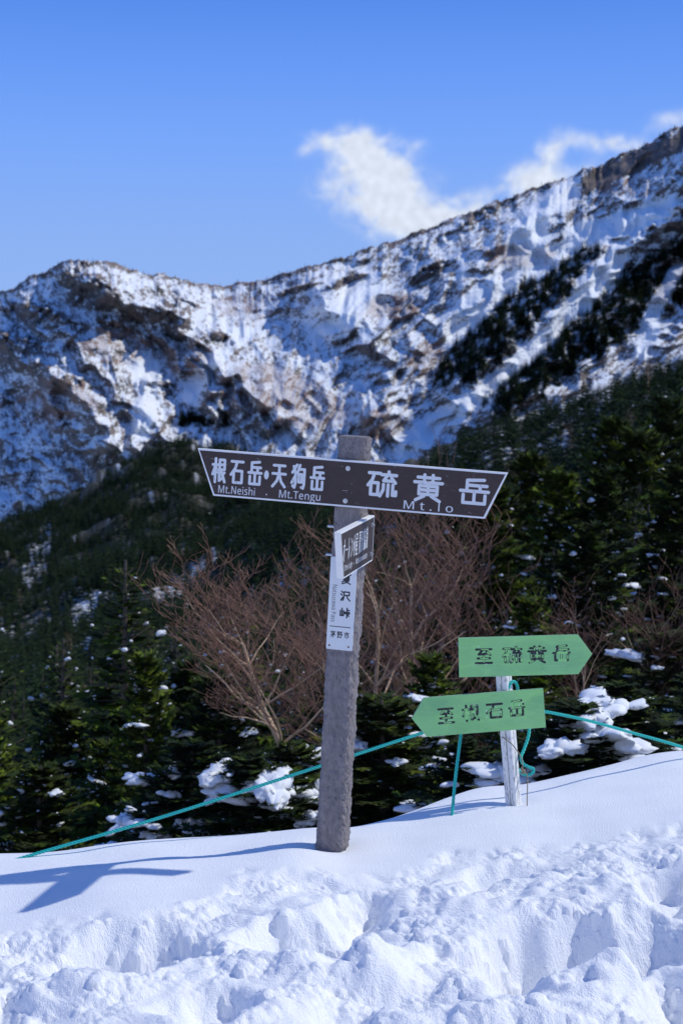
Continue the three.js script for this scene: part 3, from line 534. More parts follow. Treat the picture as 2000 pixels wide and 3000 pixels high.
const birchC = makeBirch(503, { H: 2.6, lean: [0.1, 0.1], trunkR: 0.04, depth: 3, spread: 0.9, forks: 0.9, limbsLow: 4, upward: 0.4, first: 0.2 });
const birchD = makeBirch(504, { H: 2.6, lean: [0.05, 0], trunkR: 0.05, depth: 2, spread: 0.7, forks: 1.9, limbsLow: 5, upward: 0.6, first: 0.2 });
console.log('birch tris', birchA.tris, birchB.tris, birchC.tris, birchD.tris);
{
  const put = (shape, u, D, v, k, turn, label, group) => { const x = bear(u, D); return birchThing(shape, label, group, x, D, k, turn, Math.min(EYE - D * (v - 1150) / F, valleyY(x, D) + 0.4)); };
  put(birchA, 893, 10.3, 2350, 0.56, -0.25, 'leaning bare birch with tan trunk and brown twigs left of the concrete signpost');
  put(birchB, 1095, 13.5, 2230, 0.80, 0.4, 'upright bare birch thicket of fine brown twigs right of the concrete signpost', 'bare birches behind the concrete signpost');
  put(birchB, 1190, 15.5, 2160, 0.95, 2.4, 'taller bare birch with fine brown twigs below the right end of the wide board', 'bare birches behind the concrete signpost');
  put(birchC, 985, 15, 2100, 0.75, 1.2, 'small bare birch with rusty twigs behind the white place name plate');
  put(birchC, 1240, 13, 2240, 0.42, 3.9, 'short bare birch with rusty twigs behind the lower arrow board point');
  put(birchC, 1720, 11.5, 2210, 0.36, 3.2, 'leafless grey brown shrub tangle behind the upper arrow board', 'leafless shrubs right of the arrow boards');
  put(birchC, 1900, 12.0, 2180, 0.38, 5.1, 'leafless grey brown shrub tangle above the right hand rope', 'leafless shrubs right of the arrow boards');
  put(birchC, 1985, 30, 1700, 0.8, 0.7, 'leafless birch among the firs of the right hand slope');
  const R = rngOf(88);
  for (let k = 0; k < 26; k++) { const u = R() * 2000, D = 45 + 130 * R(), x = bear(u, D); birchThing(birchD, 'leafless brownish birch scattered through the dense fir forest', 'birches in the forest', x, D, 1.0 + 0.5 * R(), R() * 6.28); }
}

// ---------------------------------------------------------------- lettering: strokes of each character in a box of 100 units
const KANJI = {
  '岳': '25,9-80,5 25,9-25,48 25,27-90,27 68,27-68,48 4,48-96,48 50,48-50,92 14,62-14,92-86,92-86,62',
  '石': '8,10-92,10 48,10-36,36-6,62 26,46-26,92-86,92-86,46-26,46',
  '根': '4,28-44,28 24,4-24,96 24,30-4,66 24,36-42,58 54,8-90,8-90,46-54,46 54,27-90,27 54,8-54,90-74,80 66,48-94,94 90,58-74,68',
  '天': '10,12-90,12 4,44-96,44 50,12-50,44-36,72-6,94 50,44-66,74-94,94',
  '狗': '36,4-6,34 14,10-28,34-30,76-24,92-12,86 28,46-4,74 58,4-42,36 52,20-92,20-92,78-86,93-74,90 52,40-52,70-74,70-74,40-52,40',
  '硫': '4,10-42,10 22,10-16,34-2,56 12,46-12,90-36,90-36,46-12,46 46,14-96,14 70,2-70,14 66,16-54,36-88,36 80,24-94,42 54,50-54,70-44,94 70,50-70,92 86,50-86,88-97,88-97,74',
  '黄': '14,12-86,12 36,2-36,30 64,2-64,30 4,30-96,30 50,30-50,74 20,43-80,43-80,74-20,74-20,43 20,58-80,58 38,80-10,97 62,80-90,97',
  '至': '8,10-92,10 46,10-22,40-78,36 64,24-86,44 16,64-84,64 50,44-50,92 6,92-94,92',
  'オ': '8,30-92,30 62,4-62,94-50,90 60,32-8,82', 'ー': '6,50-94,50', 'レ': '24,8-24,92-88,46', 'ン': '12,14-36,32 10,90-50,76-90,24', '小': '50,6-50,94-38,88 24,36-8,70 76,36-94,70',
  '屋': '14,8-90,8-90,28-14,28 14,8-14,50-4,94 26,42-90,42 50,42-34,58-80,56 72,50-84,62 26,75-86,75 54,62-54,94 18,94-96,94',
  '夏': '6,8-94,8 48,8-44,20 24,20-78,20-78,58-24,58-24,20 24,33-78,33 24,46-78,46 44,58-8,82 36,66-74,66-50,84-10,97 38,72-92,97',
  '沢': '10,8-22,18 4,34-18,44 6,94-24,64 36,12-88,12-88,44-36,44 36,12-36,44-34,72-24,94 60,44-74,74-96,94',
  '鉱': '24,4-4,32 24,4-44,28 14,36-36,36 8,53-42,53 24,36-24,88 12,63-16,76 38,63-32,76 4,91-46,87 74,4-74,18 54,18-98,18 54,18-54,60-46,94 76,34-62,86-92,82 82,66-96,94',
  '泉': '50,2-46,12 24,12-76,12-76,48-24,48-24,12 24,30-76,30 50,48-50,94-40,90 8,60-36,60-10,88 80,54-58,66 56,62-92,92',
  '峠': '22,10-22,80 6,32-6,80-38,80-38,32 72,6-72,46 72,26-94,26 48,46-98,46 50,60-98,60 72,60-72,98 76,70-92,82',
  '茅': '6,14-94,14 34,4-34,24 66,4-66,24 20,32-80,32-60,46 40,40-56,48 8,55-90,55-82,66 54,55-54,94-44,92 50,60-10,86',
  '野': '8,8-44,8-44,48-8,48-8,8 8,28-44,28 26,8-26,90 8,68-44,68 4,91-48,87 56,8-90,8-72,24 60,22-76,32 52,43-96,43-86,58 74,43-74,92-62,90',
  '市': '50,2-50,16 6,19-94,19 50,19-50,97 20,38-20,80 20,38-80,38-80,79-70,79',
};
function drawKanji(c, ch, cx, cy, w, h, stroke, style) {
  c.save(); c.translate(cx - w / 2, cy - h / 2); c.strokeStyle = style; c.lineWidth = stroke; c.lineCap = c.lineJoin = 'round';
  for (const s of KANJI[ch].split(' ')) { const pts = s.split('-').map((p) => p.split(',').map(Number)); c.beginPath(); pts.forEach(([x, y], i) => { const X = lerp(stroke / 2, w - stroke / 2, x / 100), Y = lerp(stroke / 2, h - stroke / 2, y / 100); i ? c.lineTo(X, Y) : c.moveTo(X, Y); }); c.stroke(); }
  c.restore();
}
function latin(c, text, x0, x1, base, cap, style, weight = '') {           // text fitted between x0 and x1 on a base line, capitals cap tall
  c.save(); c.font = weight + ' 100px sans-serif'; c.fillStyle = style; const w = c.measureText(text).width; c.translate(x0, base); c.scale((x1 - x0) / w, cap / 71); c.fillText(text, 0, 0); c.restore();
}
function canvas(w, h, fill) { const k = document.createElement('canvas'); k.width = w; k.height = h; const c = k.getContext('2d'); c.fillStyle = fill; c.fillRect(0, 0, w, h); return [k, c]; }
function print(k) { const t = new THREE.CanvasTexture(k); t.colorSpace = THREE.SRGBColorSpace; t.magFilter = THREE.LinearFilter; return t; }
// a flat board from an outline (metres, y up): body with painted rim, and the printed face 1 mm proud of it
function board(parent, name, outline, thick, rim, faceMap, w, h, roughness = 0.5, bev = 0.0012) {
  const sh = new THREE.Shape(outline.map(([x, y]) => new THREE.Vector2(x, y)));
  const g = new THREE.ExtrudeGeometry(sh, { depth: thick - 2 * bev, bevelEnabled: true, bevelThickness: bev, bevelSize: bev, bevelOffset: -bev, bevelSegments: 2 }); g.translate(0, 0, -thick + bev);
  const b = mesh(name, g, rim, parent);
  const fg = new THREE.ShapeGeometry(sh), uv = fg.attributes.uv, p = fg.attributes.position;
  for (let i = 0; i < uv.count; i++) uv.setXY(i, p.getX(i) / w + 0.5, p.getY(i) / h + 0.5);
  const inset = 1 - 0.0024 / h; fg.scale(1 - 0.0024 / w, inset, 1); fg.translate(0, 0, 0.001);
  mesh('printed_face', fg, new THREE.MeshStandardMaterial({ map: faceMap, roughness }), b);
  return b;
}
function hexBolt(parent, x, y, z, r, len, mat) {
  const head = new THREE.CylinderGeometry(r, r, r * 0.9, 6), washer = new THREE.CylinderGeometry(r * 1.25, r * 1.25, r * 0.2, 20), dome = new THREE.CylinderGeometry(r * 0.55, r * 0.62, r * 0.25, 14);
  head.translate(0, r * 0.62, 0); washer.translate(0, r * 0.1, 0); dome.translate(0, r * 1.18, 0);
  const g = mergeGeometries([head, washer, dome]); g.rotateX(Math.PI / 2);
  const m = mesh('bolt', g, mat, parent); m.position.set(x, y, z); return m;
}
const zinc = std(0.55, 0.57, 0.60, 0.35, { metalness: 0.85 }), whiteRim = std(0.80, 0.80, 0.79, 0.6, { bumpMap: rep(stoneGrain, 6, 6), bumpScale: 0.0006 });

// ---------------------------------------------------------------- the grey concrete signpost
{
  const post = thing('concrete_signpost', 'grey bark textured concrete signpost with brown direction boards and white name plate', 'signpost');
  post.position.set(-0.036, 0, -5.733);
  const yaw = new THREE.Quaternion().setFromAxisAngle(new THREE.Vector3(0, 1, 0), rad(-15)), lean = new THREE.Quaternion().setFromEuler(new THREE.Euler(rad(1.2), 0, rad(-3.1)));
  post.quaternion.copy(lean).multiply(yaw);
  // shaft: a square section with rounded arrises, cast like bark; the front has smooth seats where plates are fixed
  const HALF = 0.0525, TOP = 1.612, BOT = -0.35, NA = 132, NH = 330, p = [], idx = [], col = [], uv = [];
  const seat = (x, y) => smooth(0.047, 0.042, Math.abs(x)) * smooth(0.770, 0.782, y + 0.012 * n2(x * 60, 1)) * smooth(1.535, 1.522, y);
  for (let j = 0; j <= NH; j++) {
    const y = lerp(BOT, TOP, j / NH), grow = 1 + 0.03 * (1 - y / 1.6);
    for (let i = 0; i < NA; i++) {
      const a = i / NA * Math.PI * 2, c = Math.cos(a), s = Math.sin(a), e = 0.30, r = HALF / Math.pow(Math.pow(Math.abs(c), 2 / e) + Math.pow(Math.abs(s), 2 / e), e / 2) * grow;
      let x = c * r, z = s * r;
      const front = z > 0.03 ? seat(x, y) : 0, arc = Math.atan2(s, c) * HALF * 1.25;
      const corner = smooth(0.70, 0.98, Math.abs(Math.sin(2 * a)));
      const plates = ridged(arc * 26 + 0.6 * n2(y * 9, arc * 20), y * 5.0, 3, 0.55, n2b), chips = n2(arc * 95, y * 70), dents = Math.max(0, n2(arc * 60 + 5, y * 48 + 9) - 0.35);
      let d = 0.0026 * n2(arc * 22, y * 9) + (0.0022 + 0.0054 * corner + (x > 0.03 ? 0.0046 : 0)) * plates + 0.0022 * chips - 0.010 * dents + 0.0011 * n2b(arc * 200, y * 160);
      d = lerp(d, -0.0042, front);
      const k = 1 + d / Math.hypot(x, z);
      x *= k; z *= k;
      if (front > 0) z = lerp(z, HALF * grow - 0.0042, front);
      p.push(x, y, z); uv.push(arc * 4, y * 4);
      const t = 0.9 + 0.2 * fbm(arc * 30, y * 14, 3) + 0.10 * n2b(arc * 180, y * 160), speck = n2(arc * 330, y * 330) > 0.82 && front > 0.5 ? 0.35 : 1, mark = 1 - 0.10 * smooth(0.1, 0.6, fbm(arc * 9 + 7, y * 3, 3));
      col.push(0.275 * t * speck * mark, 0.248 * t * speck * mark, 0.255 * t * speck * mark);
    }
  }
  for (let j = 0; j < NH; j++) for (let i = 0; i < NA; i++) { const a = j * NA + i, b = j * NA + (i + 1) % NA; idx.push(a, b + NA, b, a, a + NA, b + NA); }
  const capAt = p.length / 3, ring = NH * NA;                              // flat cast top with a worn arris
  for (let i = 0; i < NA; i++) { const o = (ring + i) * 3; p.push(p[o] * 0.93, TOP + 0.003, p[o + 2] * 0.93); uv.push(i / NA, 0); col.push(0.29, 0.262, 0.268); }
  p.push(0, TOP + 0.004, 0); uv.push(0.5, 0.5); col.push(0.29, 0.262, 0.268);
  for (let i = 0; i < NA; i++) { const a = ring + i, b = ring + (i + 1) % NA, c = capAt + i, d = capAt + (i + 1) % NA; idx.push(a, d, b, a, c, d, c, capAt + NA, d); }
  const g = new THREE.BufferGeometry(); g.setAttribute('position', new THREE.Float32BufferAttribute(p, 3)); g.setAttribute('uv', new THREE.Float32BufferAttribute(uv, 2)); g.setAttribute('color', new THREE.Float32BufferAttribute(col, 3)); g.setIndex(idx); g.computeVertexNormals();
  mesh('shaft', g, new THREE.MeshStandardMaterial({ vertexColors: true, roughness: 0.88, bumpMap: stoneGrain, bumpScale: 0.003 }), post);

  const ink = '#d8dde2', brown = '#362728';
  function wear(c, R, w, h, flecks, lines) {
    for (let i = 0; i < flecks; i++) { c.fillStyle = R() < 0.7 ? 'rgba(225,228,232,0.85)' : 'rgba(150,140,138,0.5)'; const s = 0.6 + 2.2 * R() * R(); c.beginPath(); c.ellipse(R() * w, R() * h, s * (1 + R()), s * 0.8, R() * 3, 0, 7); c.fill(); }
    for (let i = 0; i < lines; i++) { const x = R() * w, y = R() * h, a = 0.3 + (R() - 0.5) * 1.6, l = 12 + 40 * R() * R(); c.strokeStyle = R() < 0.35 ? 'rgba(228,230,235,0.9)' : 'rgba(140,128,126,0.35)'; c.lineWidth = 0.7 + 1.6 * R() * R(); c.setLineDash(R() < 0.5 ? [3 + 8 * R(), 3 + 6 * R()] : []); c.beginPath(); c.moveTo(x, y); c.lineTo(x + Math.cos(a) * l, y + Math.sin(a) * l); c.stroke(); }
    c.setLineDash([]);
  }
  function mottle(c, R, w, h, n, tones) { for (let i = 0; i < n; i++) { c.fillStyle = tones[Math.floor(R() * tones.length)]; const s = 6 + 50 * R() * R(); c.beginPath(); c.ellipse(R() * w, R() * h, s * 2, s * 0.7, (R() - 0.5) * 0.6, 0, 7); c.fill(); } }
  // wide board, 1.24 x 0.18 m, both ends cut back towards the bottom
  {
    const W = 1.194, Hh = 0.178, cut = 0.072, cw = 2048, chh = 298, [k, c] = canvas(cw, chh, brown), R = rngOf(61), s = cw / W;
    mottle(c, R, cw, chh, 140, ['rgba(92,74,70,0.10)', 'rgba(54,38,36,0.12)', 'rgba(100,84,82,0.07)']);
    const X = (m) => (m + W / 2) * s, Y = (m) => (m) * s;                  // metres from the centre / from the top edge
    [['根', -0.508], ['石', -0.436], ['岳', -0.365], ['天', -0.270], ['狗', -0.194], ['岳', -0.120]].forEach(([ch, x]) => drawKanji(c, ch, X(x), Y(0.0765), 0.065 * s, 0.108 * s, 0.0108 * s, ink));
    c.fillStyle = ink; c.beginPath(); c.ellipse(X(-0.3195), Y(0.079), 0.0095 * s, 0.017 * s, 0, 0, 7); c.fill();
    [['硫', 0.131], ['黄', 0.306], ['岳', 0.480]].forEach(([ch, x]) => drawKanji(c, ch, X(x), Y(0.0785), 0.126 * s, 0.113 * s, 0.0125 * s, ink));
    latin(c, 'Mt.Neishi', X(-0.510), X(-0.358), Y(0.1615), 0.0285 * s, ink); latin(c, 'Mt.Tengu', X(-0.269), X(-0.100), Y(0.1605), 0.0285 * s, ink); latin(c, 'M t . l o', X(0.212), X(0.408), Y(0.1620), 0.030 * s, ink);
    c.beginPath(); c.ellipse(X(-0.315), Y(0.153), 4.6, 4.6, 0, 0, 7); c.fill();
    wear(c, R, cw, chh, 130, 120);
    for (let i = 0; i < 60; i++) { c.strokeStyle = 'rgba(74,55,51,0.9)'; c.lineWidth = 0.6 + 1.5 * R(); const x = R() * cw, y = 30 + R() * 180, a = 0.5 + R() * 0.5; c.beginPath(); c.moveTo(x, y); c.lineTo(x + Math.cos(a) * 22, y + Math.sin(a) * 22); c.stroke(); }
    c.strokeStyle = '#e2e5e8'; c.lineWidth = 0.0062 * s; c.beginPath(); const m = 0.0025 * s; c.moveTo(m, m); c.lineTo(cw - m, m); c.lineTo(cw - cut * s - m, chh - m); c.lineTo(cut * s + m, chh - m); c.closePath(); c.stroke();
    const b = board(post, 'direction_board', [[-W / 2, Hh / 2], [-W / 2 + cut, -Hh / 2], [W / 2 - cut, -Hh / 2], [W / 2, Hh / 2]], 0.024, whiteRim, print(k), W, Hh);
    b.userData.label = 'wide brown direction board with white lettering and slanted ends';
    b.position.set(0.004, 1.437, HALF + 0.0265); b.rotation.set(0, rad(4), rad(-0.7), 'YXZ');
    hexBolt(b, -0.004, 0.058, 0.001, 0.0075, 0.1, zinc); hexBolt(b, -0.006, -0.066, 0.001, 0.0075, 0.1, zinc);
  }
  // short board on the right-hand side of the shaft, pointing out towards the path
  {
    const W = 0.50, Hh = 0.178, cut = 0.066, cw = 1024, chh = 365, [k, c] = canvas(cw, chh, brown), R = rngOf(62), s = cw / W;
    mottle(c, R, cw, chh, 90, ['rgba(110,92,88,0.12)', 'rgba(54,38,36,0.12)', 'rgba(120,104,100,0.10)']);
    'オーレン小屋夏沢鉱泉'.split('').forEach((ch, i) => drawKanji(c, ch, (0.058 + i * 0.0360 + (i > 5 ? 0.012 : 0)) * s, 0.074 * s, 0.0335 * s, 0.094 * s, 0.0052 * s, ink));
    latin(c, 'Ohren Lodge', 0.068 * s, 0.185 * s, 0.152 * s, 0.022 * s, ink); latin(c, 'Natsuzawakosen', 0.235 * s, 0.410 * s, 0.152 * s, 0.022 * s, ink); c.fillStyle = ink; c.beginPath(); c.arc(0.210 * s, 0.144 * s, 6, 0, 7); c.fill();
    wear(c, R, cw, chh, 160, 50);
    c.strokeStyle = '#e2e5e8'; c.lineWidth = 0.005 * s; const m = 0.002 * s; c.beginPath(); c.moveTo(m, m); c.lineTo(cw - m, m); c.lineTo(cw - m, chh - m); c.lineTo(cut * s + m, chh - m); c.closePath(); c.stroke();
    const b = board(post, 'direction_board', [[-W / 2, Hh / 2], [-W / 2 + cut, -Hh / 2], [W / 2, -Hh / 2], [W / 2, Hh / 2]], 0.024, whiteRim, print(k), W, Hh);
    b.userData.label = 'short brown direction board turned edge on with white rim';
    // its face looks along +x of the post; its left end comes forward (+z)
    b.rotation.set(0, Math.PI / 2, rad(2.2), 'YXZ'); b.position.set(HALF + 0.0275, 1.212, W / 2 - 0.062);
    for (const y of [0.056, -0.058]) hexBolt(b, W / 2 - 0.034, y, 0.001, 0.0075, 0.1, zinc);
    for (const y of [0.050, -0.060]) { const r = new THREE.CylinderGeometry(0.0052, 0.0052, 0.036, 10); r.rotateZ(Math.PI / 2); const n = new THREE.CylinderGeometry(0.0085, 0.0085, 0.008, 6); n.rotateZ(Math.PI / 2); n.translate(0.010, 0, 0); const m2 = mesh('threaded_bolt_end', mergeGeometries([r, n]), zinc, post); m2.position.set(-HALF - 0.015, 1.212 + y, 0.012); }
  }
  // white name plate
  {
    const W = 0.105, Hh = 0.36, cw = 420, chh = 1440, [k, c] = canvas(cw, chh, '#d9dde0'), R = rngOf(63), s = cw / W, Y = (m) => chh - m * s, dark = '#20242e';
    mottle(c, R, cw, chh, 30, ['rgba(200,204,208,0.15)', 'rgba(232,234,236,0.2)']);
    drawKanji(c, '夏', 0.0665 * s, Y(0.278), 0.045 * s, 0.046 * s, 0.0052 * s, dark); drawKanji(c, '沢', 0.0665 * s, Y(0.212), 0.046 * s, 0.046 * s, 0.0056 * s, dark); drawKanji(c, '峠', 0.0672 * s, Y(0.147), 0.046 * s, 0.046 * s, 0.0056 * s, dark);
    ['茅', '野', '市'].forEach((ch, i) => drawKanji(c, ch, (0.0245 + 0.0278 * i) * s, Y(0.0585), 0.0255 * s, 0.030 * s, 0.0030 * s, dark));
    c.fillStyle = dark; c.fillRect(0.009 * s, Y(0.0915), 0.085 * s, 0.0033 * s);
    c.save(); c.translate(0.0135 * s, Y(0.254)); c.rotate(Math.PI / 2); latin(c, 'Natsuzawa Pass', 0, 0.148 * s, 0, 0.0175 * s, dark); c.restore();
    for (let i = 0; i < 26; i++) { c.fillStyle = 'rgba(60,58,60,0.6)'; c.beginPath(); c.arc(R() * cw, R() * chh, 0.8 + 2.5 * R() * R(), 0, 7); c.fill(); }
    const h = 0.004, sh = [[-W / 2 + h, -Hh / 2], [W / 2 - h, -Hh / 2], [W / 2, -Hh / 2 + h], [W / 2, Hh / 2 - h], [W / 2 - h, Hh / 2], [-W / 2 + h, Hh / 2], [-W / 2, Hh / 2 - h], [-W / 2, -Hh / 2 + h]];
    const b = board(post, 'name_plate', sh, 0.005, std(0.72, 0.74, 0.76, 0.5), print(k), W, Hh, 0.4, 0.0008);
    b.userData.label = 'white upright name plate with black lettering'; b.position.set(-0.002, 0.972, HALF + 0.0025);
    const rusty = std(0.16, 0.075, 0.04, 0.7);
    for (const x of [-0.0395, 0.0365]) { const gs = new THREE.SphereGeometry(0.0042, 14, 8, 0, 6.283, 0, 1.2); gs.rotateX(Math.PI / 2); gs.scale(1, 1, 0.5); const m = mesh('screw', gs, rusty, b); m.position.set(x, -0.165, 0.0008); }
  }
}

// ---------------------------------------------------------------- white wooden post with two green arrow boards
{
  const t = thing('arrow_signpost', 'weathered white wooden post with two green arrow boards standing in the snow', 'signpost');
  t.position.set(0.722, 0.06, -6.132);
  t.rotation.set(0, 0, rad(4.9));
  const B = [], R = rngOf(64), w = 0.052;
  // worn timber: planed faces with a weathered split down the middle
  const NA = 64, NH = 160, p = [], col = [], idx = [], TOP = 0.665, BOT = -0.4;
  for (let j = 0; j <= NH; j++) for (let i = 0; i < NA; i++) {
    const y = lerp(BOT, TOP, j / NH), a = i / NA * 6.2832, c = Math.cos(a), s = Math.sin(a), e = 0.16, r = w / 2 / Math.pow(Math.pow(Math.abs(c), 2 / e) + Math.pow(Math.abs(s), 2 / e), e / 2);
    const x = c * r, z = s * r, face = Math.abs(z) > Math.abs(x) ? x : z, crack = smooth(0.004, 0.0, Math.abs(face - 0.004 * n2(y * 3, i < 32 ? 1 : 7))) * 0.004 + 0.0006 * n2(face * 900, y * 6), k = 1 - crack / r;
    p.push(x * k, y, z * k);
    const stain = smooth(0.30, 0.55, 0.6 * n2(face * 420 + 3, y * 16) + 0.45 * n2b(face * 160, y * 34) - 0.12 * smooth(0.1, 0.6, y)), deep = smooth(0.001, 0.003, crack), m = Math.max(stain * 0.85, deep * 0.8);
    col.push(lerp(0.78, 0.20, m), lerp(0.78, 0.19, m), lerp(0.78, 0.19, m));
  }
  for (let j = 0; j < NH; j++) for (let i = 0; i < NA; i++) { const a = j * NA + i, b = j * NA + (i + 1) % NA; idx.push(a, b + NA, b, a, a + NA, b + NA); }
  const c0 = p.length / 3; p.push(0, TOP, 0); col.push(0.5, 0.5, 0.5); for (let i = 0; i < NA; i++) idx.push(NH * NA + i, c0, NH * NA + (i + 1) % NA);
  const g = new THREE.BufferGeometry(); g.setAttribute('position', new THREE.Float32BufferAttribute(p, 3)); g.setAttribute('color', new THREE.Float32BufferAttribute(col, 3)); g.setIndex(idx); g.computeVertexNormals();
  const shaft = mesh('shaft', g, new THREE.MeshStandardMaterial({ vertexColors: true, roughness: 0.8 }), t);
  shaft.rotation.y = rad(-33);
  const green = '#93d884', greenRim = std(0.32, 0.58, 0.34, 0.5);
  function arrow(text, W, Hh, tip, dir, x, y, roll, label, layout) {
    const cw = 1400, s = cw / W, chh = Math.round(Hh * s), [k, c] = canvas(cw, chh, green), Q = rngOf(70 + (dir > 0 ? 1 : 9));
    for (let i = 0; i < 120; i++) { c.fillStyle = Q() < 0.5 ? 'rgba(146,200,150,0.08)' : 'rgba(100,160,112,0.08)'; const z = 20 + 90 * Q(); c.beginPath(); c.ellipse(Q() * cw, Q() * chh, z * 2, z, 0, 0, 7); c.fill(); }
    text.split('').forEach((ch, i) => { const [cx, cy, kw, kh] = layout[i]; drawKanji(c, ch, cx * s, cy * s, kw * s, kh * s, 0.0096 * s, '#101826'); });
    // the paint has flaked out of many strokes: outlines and solid ends stay
    text.split('').forEach((ch, i) => {
      const [cx, cy, kw, kh] = layout[i], sw = 0.0096 * s, X = (x) => (cx - kw / 2) * s + lerp(sw / 2, kw * s - sw / 2, x / 100), Y = (y) => (cy - kh / 2) * s + lerp(sw / 2, kh * s - sw / 2, y / 100);
      c.save(); c.strokeStyle = green; c.lineCap = 'round';
      for (const st of KANJI[ch].split(' ')) { const q = st.split('-').map((p) => p.split(',').map(Number)); for (let n = 1; n < q.length; n++) {
        const [ax, ay] = q[n - 1], [bx, by] = q[n], w = Q(), lower = (ay + by) / 200;
        if (i === 0 ? w < 0.45 : w < 0.30) continue;
        const hollow = w < 0.95 - (i ? 0.35 * lower : 0), t0 = 0.12 + 0.35 * Q(), t1 = 0.9 - 0.1 * Q();
        c.lineWidth = hollow ? sw * (0.45 + 0.2 * Q()) : sw * 1.06;
        c.beginPath(); c.moveTo(X(lerp(ax, bx, t0)), Y(lerp(ay, by, t0))); c.lineTo(X(lerp(ax, bx, t1)), Y(lerp(ay, by, t1))); c.stroke();
      } }
      for (let n = 0; n < 14; n++) { c.fillStyle = Q() < 0.5 ? green : '#d6ead8'; const z = (0.0006 + 0.0018 * Q()) * s; c.beginPath(); c.ellipse((cx + (Q() - 0.5) * kw) * s, (cy + (Q() - 0.5) * kh) * s, z * 1.4, z, Q() * 3, 0, 7); c.fill(); }
      c.restore();
    });
    for (let i = 0; i < 170; i++) { c.strokeStyle = Q() < 0.5 ? 'rgba(225,240,228,0.8)' : 'rgba(190,225,195,0.5)'; c.lineWidth = 0.8 + 2.2 * Q() * Q(); const X = Q() * cw, Y = Q() * chh, a = (Q() - 0.5) * 3, l = 3 + 24 * Q() * Q(); c.beginPath(); c.moveTo(X, Y); c.lineTo(X + Math.cos(a) * l, Y + Math.sin(a) * l); c.stroke(); }
    for (let i = 0; i < 5; i++) { c.strokeStyle = 'rgba(215,238,220,0.45)'; c.lineWidth = 1.6; const X = Q() * cw * 0.7, Y = Q() * chh; c.beginPath(); c.moveTo(X, Y); c.lineTo(X + 260 * Q(), Y + (Q() - 0.5) * 50); c.stroke(); }
    const o = dir > 0 ? [[-W / 2, Hh / 2], [-W / 2, -Hh / 2], [W / 2 - tip, -Hh / 2], [W / 2, 0], [W / 2 - tip, Hh / 2]] : [[W / 2, -Hh / 2], [W / 2, Hh / 2], [-W / 2 + tip, Hh / 2], [-W / 2, 0], [-W / 2 + tip, -Hh / 2]];
    const b = board(t, 'arrow_board', o, 0.006, greenRim, print(k), W, Hh, 0.45);
    b.userData.label = label; b.position.set(x, y, 0.047); b.rotation.z = rad(roll);
    return b;
  }
  const W = 0.552, Hh = 0.166;
  arrow('至硫黄岳', W, Hh, 0.058, 1, 0.092, 0.627, -4.9 + 1.6, 'upper green board pointing right', [[0.103, 0.079, 0.084, 0.080], [0.222, 0.079, 0.090, 0.080], [0.324, 0.079, 0.088, 0.082], [0.425, 0.076, 0.082, 0.080]]);
  arrow('至根石岳', W, Hh, 0.056, -1, -0.122, 0.404, -4.9 + 4.6, 'lower green board pointing left', [[0.142, 0.083, 0.080, 0.082], [0.246, 0.080, 0.080, 0.080], [0.346, 0.078, 0.084, 0.078], [0.438, 0.075, 0.078, 0.080]]);
}

// ---------------------------------------------------------------- teal three-strand rope and a thin twine
function rope(name, pts, r, lay, mat, closed = false) {
  const curve = new THREE.CatmullRomCurve3(pts.map((p) => new THREE.Vector3(...p)), closed, 'catmullrom', 0.5), L = curve.getLength(), n = Math.max(40, Math.round(L / lay * 11)), P = [], I = [];
  let T = new THREE.Vector3(), Nn = new THREE.Vector3(0.3, 0.9, 0.2), Bn = new THREE.Vector3();
  const sides = 6, rs = r * 0.50, ro = r * 0.55, c = new THREE.Vector3(), d = new THREE.Vector3();
  const frames = [];
  for (let i = 0; i <= n; i++) { const p = curve.getPointAt(i / n); T = curve.getTangentAt(i / n); Nn.addScaledVector(T, -Nn.dot(T)).normalize(); Bn.crossVectors(T, Nn); frames.push([p, T.clone(), Nn.clone(), Bn.clone()]); }
  for (let s = 0; s < 3; s++) {
    const base = P.length / 3;
    frames.forEach(([p, t, nn, bb], i) => {
      const a = s * 2.0944 + i / n * L / lay * 6.2832;
      d.copy(nn).multiplyScalar(Math.cos(a)).addScaledVector(bb, Math.sin(a)); c.copy(p).addScaledVector(d, ro);
      const e = new THREE.Vector3().crossVectors(t, d);
      for (let k = 0; k < sides; k++) { const w = k / sides * 6.2832; P.push(c.x + (d.x * Math.cos(w) + e.x * Math.sin(w)) * rs, c.y + (d.y * Math.cos(w) + e.y * Math.sin(w)) * rs, c.z + (d.z * Math.cos(w) + e.z * Math.sin(w)) * rs); }
    });
    for (let i = 0; i < n; i++) for (let k = 0; k < sides; k++) { const a = base + i * sides + k, b = base + i * sides + (k + 1) % sides; I.push(a, b, a + sides, b, b + sides, a + sides); }
  }
  const g = new THREE.BufferGeometry(); g.setAttribute('position', new THREE.Float32BufferAttribute(P, 3)); g.setIndex(I); g.computeVertexNormals();
  return mesh(numbered(name), g, mat, scene);
}
const teal = std(0.015, 0.50, 0.44, 0.45), hemp = std(0.34, 0.28, 0.20, 0.9);
const eyeTo = (u, v, d) => { const x = (u - 1000) / F * d, y = (1500 - v) / F * d; return [x, EYE + y * TILT_C - d * TILT_S, -(d * TILT_C) - y * TILT_S]; };  // bearing, drop and distance to metres
const P3 = (list) => list.map(([u, v, d]) => eyeTo(u, v, d));
tag(rope('rope', P3([[-40, 2650, 5.97], [20, 2535, 5.98], [70, 2512, 5.98], [480, 2392, 6.05], [930, 2247, 6.15], [1240, 2146, 6.22], [1470, 2075, 6.26]]), 0.0072, 0.044, teal), 'teal twisted rope sloping from the arrow boards behind the concrete post into the snow', 'rope', 'teal rope pieces');
